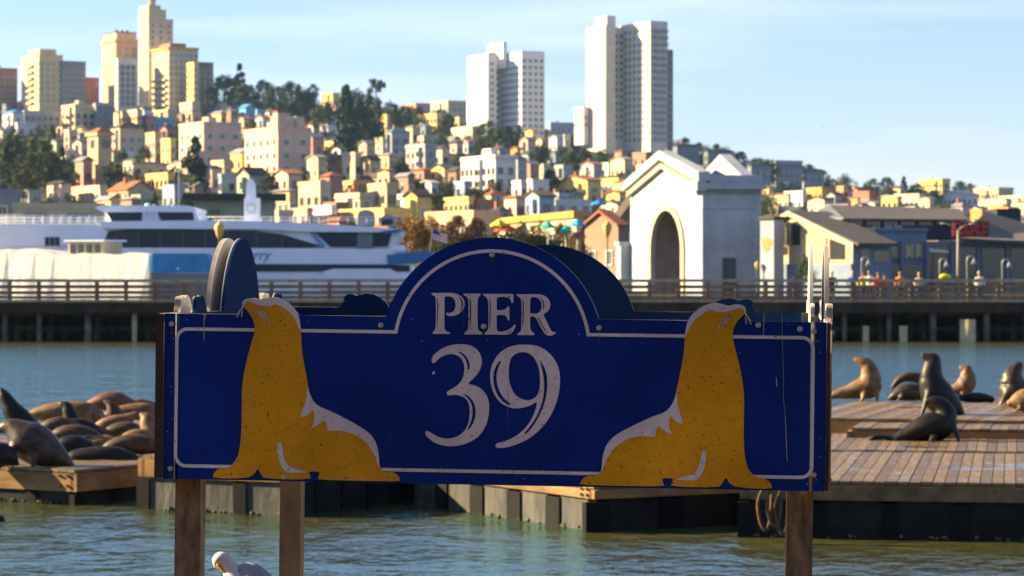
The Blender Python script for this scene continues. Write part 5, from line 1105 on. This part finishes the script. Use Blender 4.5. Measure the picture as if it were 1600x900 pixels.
lineB = [Vector((ix, izt-cr_)), Vector((ix, izb+cr_))]+corner(ix-cr_, izb+cr_, 0, -math.pi/2)+corner(-ix+cr_, izb+cr_, -math.pi/2, -math.pi)+[Vector((-ix, izb+cr_)), Vector((-ix, izt-cr_))]
lw = 5.2*sc_
seg = [lineT[:9]+[a_in[0]+Vector((lw/2, 0))], a_in, [a_in[-1]-Vector((lw/2, 0))]+lineT[-9:], lineB]
# letters and digits
U = lambda pts: zoomed(pts, 670, 450, 11.25); V_ = lambda pts: zoomed(pts, 770, 450, 11.25); T3 = lambda pts: zoomed(pts, 655, 530, 5.142); T9 = lambda pts: zoomed(pts, 760, 530, 5.142)
GL = {
 'letter_p': [U([(45,90),(70,85),(180,88),(300,85),(400,84),(480,98),(540,125),(595,170),(628,235),(635,290),(618,350),(580,410),(530,455),(470,485),(400,495),(340,488),(312,470),(300,445),(312,435),(350,442),(400,432),(440,405),(465,360),(475,300),(468,240),(440,185),(400,155),(350,145),(285,150),(275,160),(277,300),(275,500),(275,690),(285,735),(320,765),(365,775),(378,790),(365,808),(300,808),(200,805),(100,808),(68,802),(65,785),(90,760),(115,725),(125,650),(128,500),(128,300),(125,200),(115,150),(75,125),(50,108)]),
   U([(138,155),(158,190),(168,300),(165,450),(158,600),(150,700),(145,600),(148,450),(150,300),(144,220)]), U([(515,150),(550,165),(590,215),(608,280),(600,330),(575,380),(540,408),(545,392),(570,350),(580,300),(572,240),(550,190)])],
 'letter_i': [U([(605,108),(625,97),(760,100),(905,97),(920,108),(900,135),(875,160),(860,200),(858,400),(860,700),(880,750),(930,780),(948,795),(935,818),(780,815),(640,818),(622,805),(650,770),(685,740),(698,700),(700,500),(700,250),(690,180),(660,145),(620,125)]),
   U([(715,160),(735,190),(746,300),(746,500),(735,650),(720,725),(718,700),(721,500),(721,300)])],
 'letter_e': [V_([(-170,105),(-150,100),(50,105),(200,105),(345,105),(365,115),(362,200),(355,260),(340,268),(325,240),(315,205),(290,175),(240,160),(150,155),(80,165),(70,185),(70,300),(70,385),(110,392),(180,388),(225,370),(255,335),(275,318),(292,328),(293,430),(295,545),(285,572),(268,572),(255,540),(240,500),(200,475),(120,472),(72,478),(68,560),(70,700),(75,750),(110,768),(180,765),(250,745),(310,715),(350,680),(375,645),(392,640),(402,660),(395,690),(365,750),(330,795),(270,820),(200,822),(0,818),(-130,820),(-148,805),(-120,775),(-90,745),(-78,700),(-75,500),(-75,300),(-82,220),(-105,170),(-140,140),(-168,122)]),
   V_([(-62,165),(-45,190),(-34,300),(-37,500),(-50,680),(-62,745),(-60,600),(-55,450),(-53,300)]), V_([(250,143),(280,138),(312,152),(306,170),(280,163)]), V_([(225,785),(270,772),(320,742),(332,742),(315,766),(270,790)])],
 'letter_r': [V_([(418,115),(440,108),(600,112),(760,105),(850,112),(930,145),(985,200),(1012,270),(1010,330),(985,390),(940,435),(890,465),(905,500),(950,590),(1000,700),(1030,750),(1060,778),(1095,770),(1110,785),(1095,810),(1040,835),(980,838),(940,825),(900,780),(850,700),(800,600),(760,530),(735,505),(690,498),(655,505),(655,640),(660,720),(690,770),(730,790),(738,810),(725,830),(600,825),(450,830),(430,822),(440,795),(480,770),(500,735),(505,600),(508,400),(505,230),(490,180),(450,150),(420,130)]),
   V_([(665,175),(690,160),(750,160),(800,180),(840,220),(860,275),(860,340),(840,400),(800,440),(740,450),(660,448),(655,420),(658,250)]), V_([(525,185),(540,210),(548,300),(546,500),(535,650),(522,735),(522,600),(524,400)]), V_([(825,160),(860,180),(895,230),(908,290),(905,345),(885,388),(880,375),(888,320),(880,260),(860,210)]), V_([(790,510),(815,530),(870,640),(930,745),(965,795),(945,795),(900,730),(850,640),(805,560)])],
 'digit_three': [T3([(100,165),(105,140),(140,105),(190,70),(250,48),(320,38),(390,42),(445,65),(485,105),(505,160),(502,210),(480,265),(445,310),(385,360),(440,368),(490,390),(530,430),(555,480),(565,540),(558,620),(535,700),(490,770),(430,815),(360,845),(280,860),(200,858),(130,835),(80,800),(48,765),(52,740),(70,735),(100,755),(150,785),(210,800),(270,795),(330,770),(375,725),(400,665),(408,590),(402,520),(380,480),(340,455),(290,445),(250,450),(228,450),(220,430),(235,412),(280,392),(330,350),(355,305),(365,250),(362,200),(340,155),(300,125),(250,118),(200,130),(160,155),(130,185),(112,195),(102,185)]),
   T3([(305,98),(345,105),(385,145),(407,195),(404,245),(390,250),(388,210),(375,165),(345,125)]), T3([(345,438),(390,450),(430,490),(454,550),(454,620),(430,688),(395,732),(388,724),(415,665),(430,600),(425,530),(400,480)])],
 'digit_nine': [T9([(320,42),(400,50),(470,80),(530,135),(570,200),(592,280),(592,370),(578,460),(545,560),(495,650),(430,730),(350,795),(260,840),(170,868),(95,875),(72,862),(78,838),(130,825),(200,800),(270,755),(330,695),(375,620),(400,550),(410,500),(360,530),(300,550),(230,558),(160,540),(100,500),(55,430),(32,340),(30,260),(55,180),(100,115),(160,70),(240,45)]),
   T9([(300,102),(350,115),(390,155),(420,220),(432,300),(430,390),(415,445),(380,480),(330,492),(275,480),(225,440),(190,370),(178,290),(182,210),(200,145),(245,110)]), T9([(108,168),(120,178),(87,250),(80,320),(97,400),(135,470),(202,525),(180,532),(120,492),(73,420),(53,330),(63,240)]), T9([(425,158),(460,210),(487,280),(492,370),(480,470),(450,562),(400,662),(350,732),(310,768),(303,757),(350,703),(400,628),(440,538),(461,450),(465,360),(456,280),(440,210)])],
}
DEC = [('sea_lion_emblem', flat('sea_lion_emblem', [chaikin(body)], -.004, .0035, yel)), ('sea_lion_emblem', flat('sea_lion_emblem', [chaikin(mir(body))], -.004, .0035, yel))]
for nm, sh in (('highlight', cap), ('highlight', backw), ('highlight', flipw)): DEC += [(nm, flat(nm, [chaikin(sh)], -.0062, .002, whi)), (nm, flat(nm, [chaikin(mir(sh))], -.0062, .002, whi))]
for w3 in wh3: DEC += [('whisker', flat('whisker', [w3], -.0065, .002, whi)), ('whisker', flat('whisker', [mir(w3)], -.0065, .002, whi))]
for sgm in seg: DEC.append(('border_line', flat('border_line', [strip(sgm, lw)], -.0022, .002, whi)))
for nm, lps in GL.items(): DEC.append((nm, flat(nm, [chaikin(l) for l in lps], -.003, .0028, whi)))
DEC.append(('paint_fleck', flat('paint_fleck', [chaikin(T3([(108,262),(122,255),(128,268),(118,285),(106,282)]))], -.003, .0028, whi)))
boltm = mat('sign_bolt', (.30,.29,.27), .45, .4, 40, metal=.7); BO = MB().tube([(0, 0, 0), (0, -.004, 0), (0, -.007, 0)], [.011, .010, .004], 10).mesh('bolt', boltm)
bolts = [L2(*p) for p in ((268,506),(266,732),(595,508),(936,512),(1272,518),(1272,742),(769,398),(756,510),(445,745),(1185,508),(1250,514))]
def panel(nm, M, label=None, decor=True):
    p = obj(nm, OUT, sign); p.matrix_local = M
    if decor:
        for n_, me in DEC: obj(n_, me, p)
        for q in bolts: obj('bolt', BO, p, (q.x, -.0005, q.y))
    return p
Dp = 2*HWd; Tm = Matrix.Translation; Rz = lambda a: Matrix.Rotation(a, 4, 'Z')
fpn = panel('front_panel', Matrix())
rs_ = random.Random(3); drop = mat('bird_lime', (.28,.29,.33), .8)
def scratch(pts, w): obj('scratch', flat('scratch', [strip([L2(*p) for p in pts], w*sc_)], -.0026, .0024, drop), fpn)
scratch([(1222, 492), (1222.5, 540), (1224.5, 590), (1224, 620), (1227, 650)], .55); scratch([(1227, 650), (1228.5, 690), (1230, 720)], 1.0); scratch([(319, 492), (319.2, 532)], 1.2); scratch([(317, 491), (321, 491), (319.3, 500)], 3); scratch([(1194, 490), (1193, 525)], 1.0); scratch([(1213, 590), (1213.6, 604)], 1.6)
rust = mat('rust_run', (.10,.045,.015), .9)
for px, py, ln in ((266, 735, 10), (595, 511, 16), (936, 515, 22), (1272, 521, 20), (1272, 745, 12), (268, 509, 14), (756, 513, 12), (769, 401, 10)):
    obj('rust_run', flat('rust_run', [strip([L2(px, py), L2(px+.3, py+ln*.5), L2(px-.2, py+ln)], 1.4*sc_)], -.0011, .001, rust), fpn)
for k in range(90):
    side_ = rs_.random()
    if side_ < .4: px, py = rs_.uniform(262, 1284), rs_.choice([rs_.uniform(742, 756), rs_.uniform(494, 508)])
    elif side_ < .8: px, py = rs_.choice([rs_.uniform(258, 272), rs_.uniform(1270, 1288)]), rs_.uniform(498, 752)
    else: px, py = rs_.uniform(280, 1270), rs_.choice([rs_.uniform(725, 735), rs_.uniform(520, 545)])
    c = L2(px, py+(px-770)*.016)
    if zb_+.01 < c.y < zt2-.01:
        r0 = rs_.uniform(.4, 1.3)*sc_; obj('paint_chip', flat('paint_chip', [[c+Vector((r0*rs_.uniform(.6, 1.5)*math.cos(q), r0*rs_.uniform(.4, 1.2)*math.sin(q))) for q in [k2*math.pi/3 for k2 in range(6)]]], -.0008, .0007, drop), fpn)
panel('rear_panel', Tm((0, Dp, 0)) @ Rz(math.pi))
lp = Tm((-HWd-.02, HWd, 0)) @ Rz(-math.pi/2); rp_ = Tm((HWd+.02, HWd, 0)) @ Rz(math.pi/2)
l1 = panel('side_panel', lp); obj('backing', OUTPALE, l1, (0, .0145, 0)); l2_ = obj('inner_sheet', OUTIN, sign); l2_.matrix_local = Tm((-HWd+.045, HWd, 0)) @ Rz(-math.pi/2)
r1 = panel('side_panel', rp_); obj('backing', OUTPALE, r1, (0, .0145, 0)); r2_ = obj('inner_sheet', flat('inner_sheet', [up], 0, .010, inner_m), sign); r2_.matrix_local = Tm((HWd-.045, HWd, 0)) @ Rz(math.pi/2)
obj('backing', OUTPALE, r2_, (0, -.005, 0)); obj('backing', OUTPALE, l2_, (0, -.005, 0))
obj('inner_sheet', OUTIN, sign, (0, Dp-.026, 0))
# dark timber frame in the corners, top edge trims
for sx in (-1, 1):
    part('corner_stile', MB().box(sx*(HWd-.012)-.032, sx*(HWd-.012)+.030, .015, .045, zb_+.002, zt2-.003), frame_dk, sign)
    part('corner_stile', MB().box(sx*(HWd-.012)-.030, sx*(HWd-.012)+.028, Dp-.06, Dp-.030, zb_+.004, zt2-.005), frame_dk, sign)
for sx in (-1, 1):
    ew = .030 if sx < 0 else .014
    part('edge_trim', MB().box(min(sx*(HWd+.002), sx*(HWd+ew)), max(sx*(HWd+.002), sx*(HWd+ew)), -.012, -.001, zb_+.003, zt2-.002), frame_dk, sign)
# posts reach into the water below the boardwalk edge
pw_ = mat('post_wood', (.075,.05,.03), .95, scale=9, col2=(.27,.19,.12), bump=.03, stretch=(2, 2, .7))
pw2_ = mat('post_wood_sunlit', (.17,.09,.045), .9, scale=5, col2=(.34,.20,.11), bump=.03, stretch=(2, 2, .6))  # back posts: the warm brown of sunlit wood is put into the colour
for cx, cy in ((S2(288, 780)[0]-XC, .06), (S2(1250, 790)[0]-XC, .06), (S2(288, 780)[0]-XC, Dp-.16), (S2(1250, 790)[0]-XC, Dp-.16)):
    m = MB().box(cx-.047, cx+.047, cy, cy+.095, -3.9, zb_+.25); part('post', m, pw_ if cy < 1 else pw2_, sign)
# thin bird-deterrent strips standing on the right edge
for k, (px, h_) in enumerate(((1258, .08), (1272, .05))):
    q = L2(px, 503); part('bracket', MB().box(q.x-.012, q.x+.012, .02, .05, zt2-.01, zt2+h_*.4), edge_m, sign)
# ------------------------------------------------------------------ boardwalk edge below the frame, with the gull
bw = root('boardwalk', 'timber boardwalk edge below the sign where the gull stands', 'boardwalk', (0, 0, 1.8))
BP = MB().box(.004, .196, -6, 9.55, -.06, 0).mesh('plank', plankm[0])
for k in range(60): obj('plank', BP, bw, (-6+k*.2, 0, random.uniform(-.003, .003)))
part('joist', MB().box(-6, 6, 9.3, 9.5, -.35, -.065), wood_dark, bw); part('joist', MB().box(-6, 6, 3, 3.2, -.35, -.065), wood_dark, bw)
part('bull_rail', MB().box(-6, 6, 9.42, 9.62, .06, .22), wood, bw)
for k in range(7): part('rail_block', MB().box(-5.6+k*1.8, -5.4+k*1.8, 9.44, 9.60, .002, .059), wood, bw)
for k in range(7): part('pile', MB().tube([(-5.4+k*1.8, 9.15, -3.5), (-5.4+k*1.8, 9.15, -.36)], .13, 10), pile_d, bw)
YGU = 9.52; gw = mat('feather_white', (.5,.5,.5), .7, .04, 20); gg = mat('feather_grey', (.22,.24,.27), .7, .08, 20); gk = mat('feather_black', (.015,.015,.018), .6); beak = mat('beak', (.55,.28,.05), .5)
gp = lambda px, py, dy=0: W(px, py, YGU)+Vector((0, dy, 0)); GB = Vector((X(362, YGU), YGU, 2.02)); s = YGU/F
gull = root('gull', 'white-headed gull with grey back tucking its bill, below the sign', 'gull', GB)
def gt(pts, n=12): return [p-GB for p in catmull([gp(*q[:2], q[3] if len(q) > 3 else 0) for q in pts], 5)], [r.x for r in catmull([Vector((q[2]*s, 0, 0)) for q in pts], 5)]
b = MB(); P, r = gt([(338, 884, 5), (340, 878, 10), (345, 873, 11.5), (353, 877, 12), (361, 890, 14), (368, 905, 22), (378, 930, 36), (402, 958, 38), (436, 978, 26), (470, 990, 8)]); b.tube(P, r, 14); b.ball(P[0], r[0], 8, 5)
obj('body', remesh(b, 'body', gw, .0045, 4), gull)
w = MB(); P, r = gt([(366, 896, 8, -.01), (380, 908, 26, 0), (400, 935, 34, 0), (432, 958, 28, 0), (480, 985, 8, 0)]); P = [p+Vector((.012, 0, .018)) for p in P]; w.tube(P, r, 12)
obj('wing', remesh(w, 'wing', gg, .005, 4), gull)
t_ = MB(); P, r = gt([(440, 968, 14), (480, 990, 12), (520, 1006, 4)]); t_.tube(P, r, 10, sq=.4); part('wing_tip', t_, gk, gull)
bk = MB(); P, r = gt([(341, 881, 4, -.012), (347, 887, 3.4, -.016), (351, 893, 2.2, -.016), (352, 895, .8, -.016)]); bk.tube(P, r, 8); part('bill', bk, beak, gull)
part('eye', MB().ball(gp(341, 874, -.024)-GB, .003, 8, 5), gk, gull)
for dx in (-.02, .03):
    lg = MB().tube([gp(392, 985)-GB+Vector((dx, dx*.5, 0)), Vector((gp(392, 985).x-GB.x+dx, dx*.5, .01))], .006, 7); foot = Vector((gp(392, 985).x-GB.x+dx, dx*.5, .004))
    for q in (-.5, 0, .5): lg.tube([foot, foot+Vector((-.045*math.cos(q), -.045*math.sin(q), -.0)), ], [.005, .003], 6)
    part('leg', lg, beak, gull)
# a distant gull in flight, right half of the sky
o = root('flying_gull', 'tiny gull gliding in the empty sky at right', 'gull', W(1286, 198, 420)); kk = 420/F
part('body', MB().tube([(-2*kk, 0, 0), (-1*kk, 0, .2*kk), (1.5*kk, 0, .1*kk), (3*kk, 0, 0)], [.1*kk, .5*kk, .45*kk, .1*kk], 8), gg, o)
for sd in (-1, 1): part('wing', MB().tube([(0, 0, .1*kk), (-.3*kk, sd*2.5*kk, .9*kk), (sd*3.0*kk, sd*4*kk, .6*kk)], [.5*kk, .45*kk, .08*kk], 8, sq=.25), gg, o)

# ------------------------------------------------------------------ unseen building added at the camera's back, keeping open sky off the sign front
pbd = root('shade_building', 'two-storey dark timber pier building lining the boardwalk behind the viewer', 'building', (0, -2.2, 1.8))
sid = mat('shade_siding', (.05,.055,.062), .85, scale=2, col2=(.09,.095,.105), bump=.02, stretch=(1, 1, .2))
part('wall', MB().box(-26, 26, -14, 0, -4, 8.2), sid, pbd)
part('eave', MB().box(-26.5, 26.5, -14.5, 1.3, 8.2, 8.5), wood_dark, pbd)
part('roof', MB().prism([(-14.6, 8.5), (1.4, 8.5), (-6.6, 12)], -26.6, 26.6, 'x'), roofm('dark'), pbd)
for k in range(13):
    for z_ in (.9, 4.7): obj('window', win_mesh(1.8, 1.9, 'dark'), pbd, (24-k*4, .005, z_), (0, 0, math.pi))

# ------------------------------------------------------------------ thin sea air
hzm = bpy.data.materials.new('sea_air'); hzm.use_nodes = True; t = hzm.node_tree; t.nodes.clear(); pv = t.nodes.new('ShaderNodeVolumePrincipled'); om = t.nodes.new('ShaderNodeOutputMaterial')
pv.inputs['Color'].default_value = (.36, .62, 1, 1); pv.inputs['Density'].default_value = .00004; pv.inputs['Anisotropy'].default_value = .1; t.links.new(pv.outputs[0], om.inputs['Volume'])
tag(part('haze', MB().box(-1400, 1400, -40, 2600, -3, 152), hzm), kind='stuff')
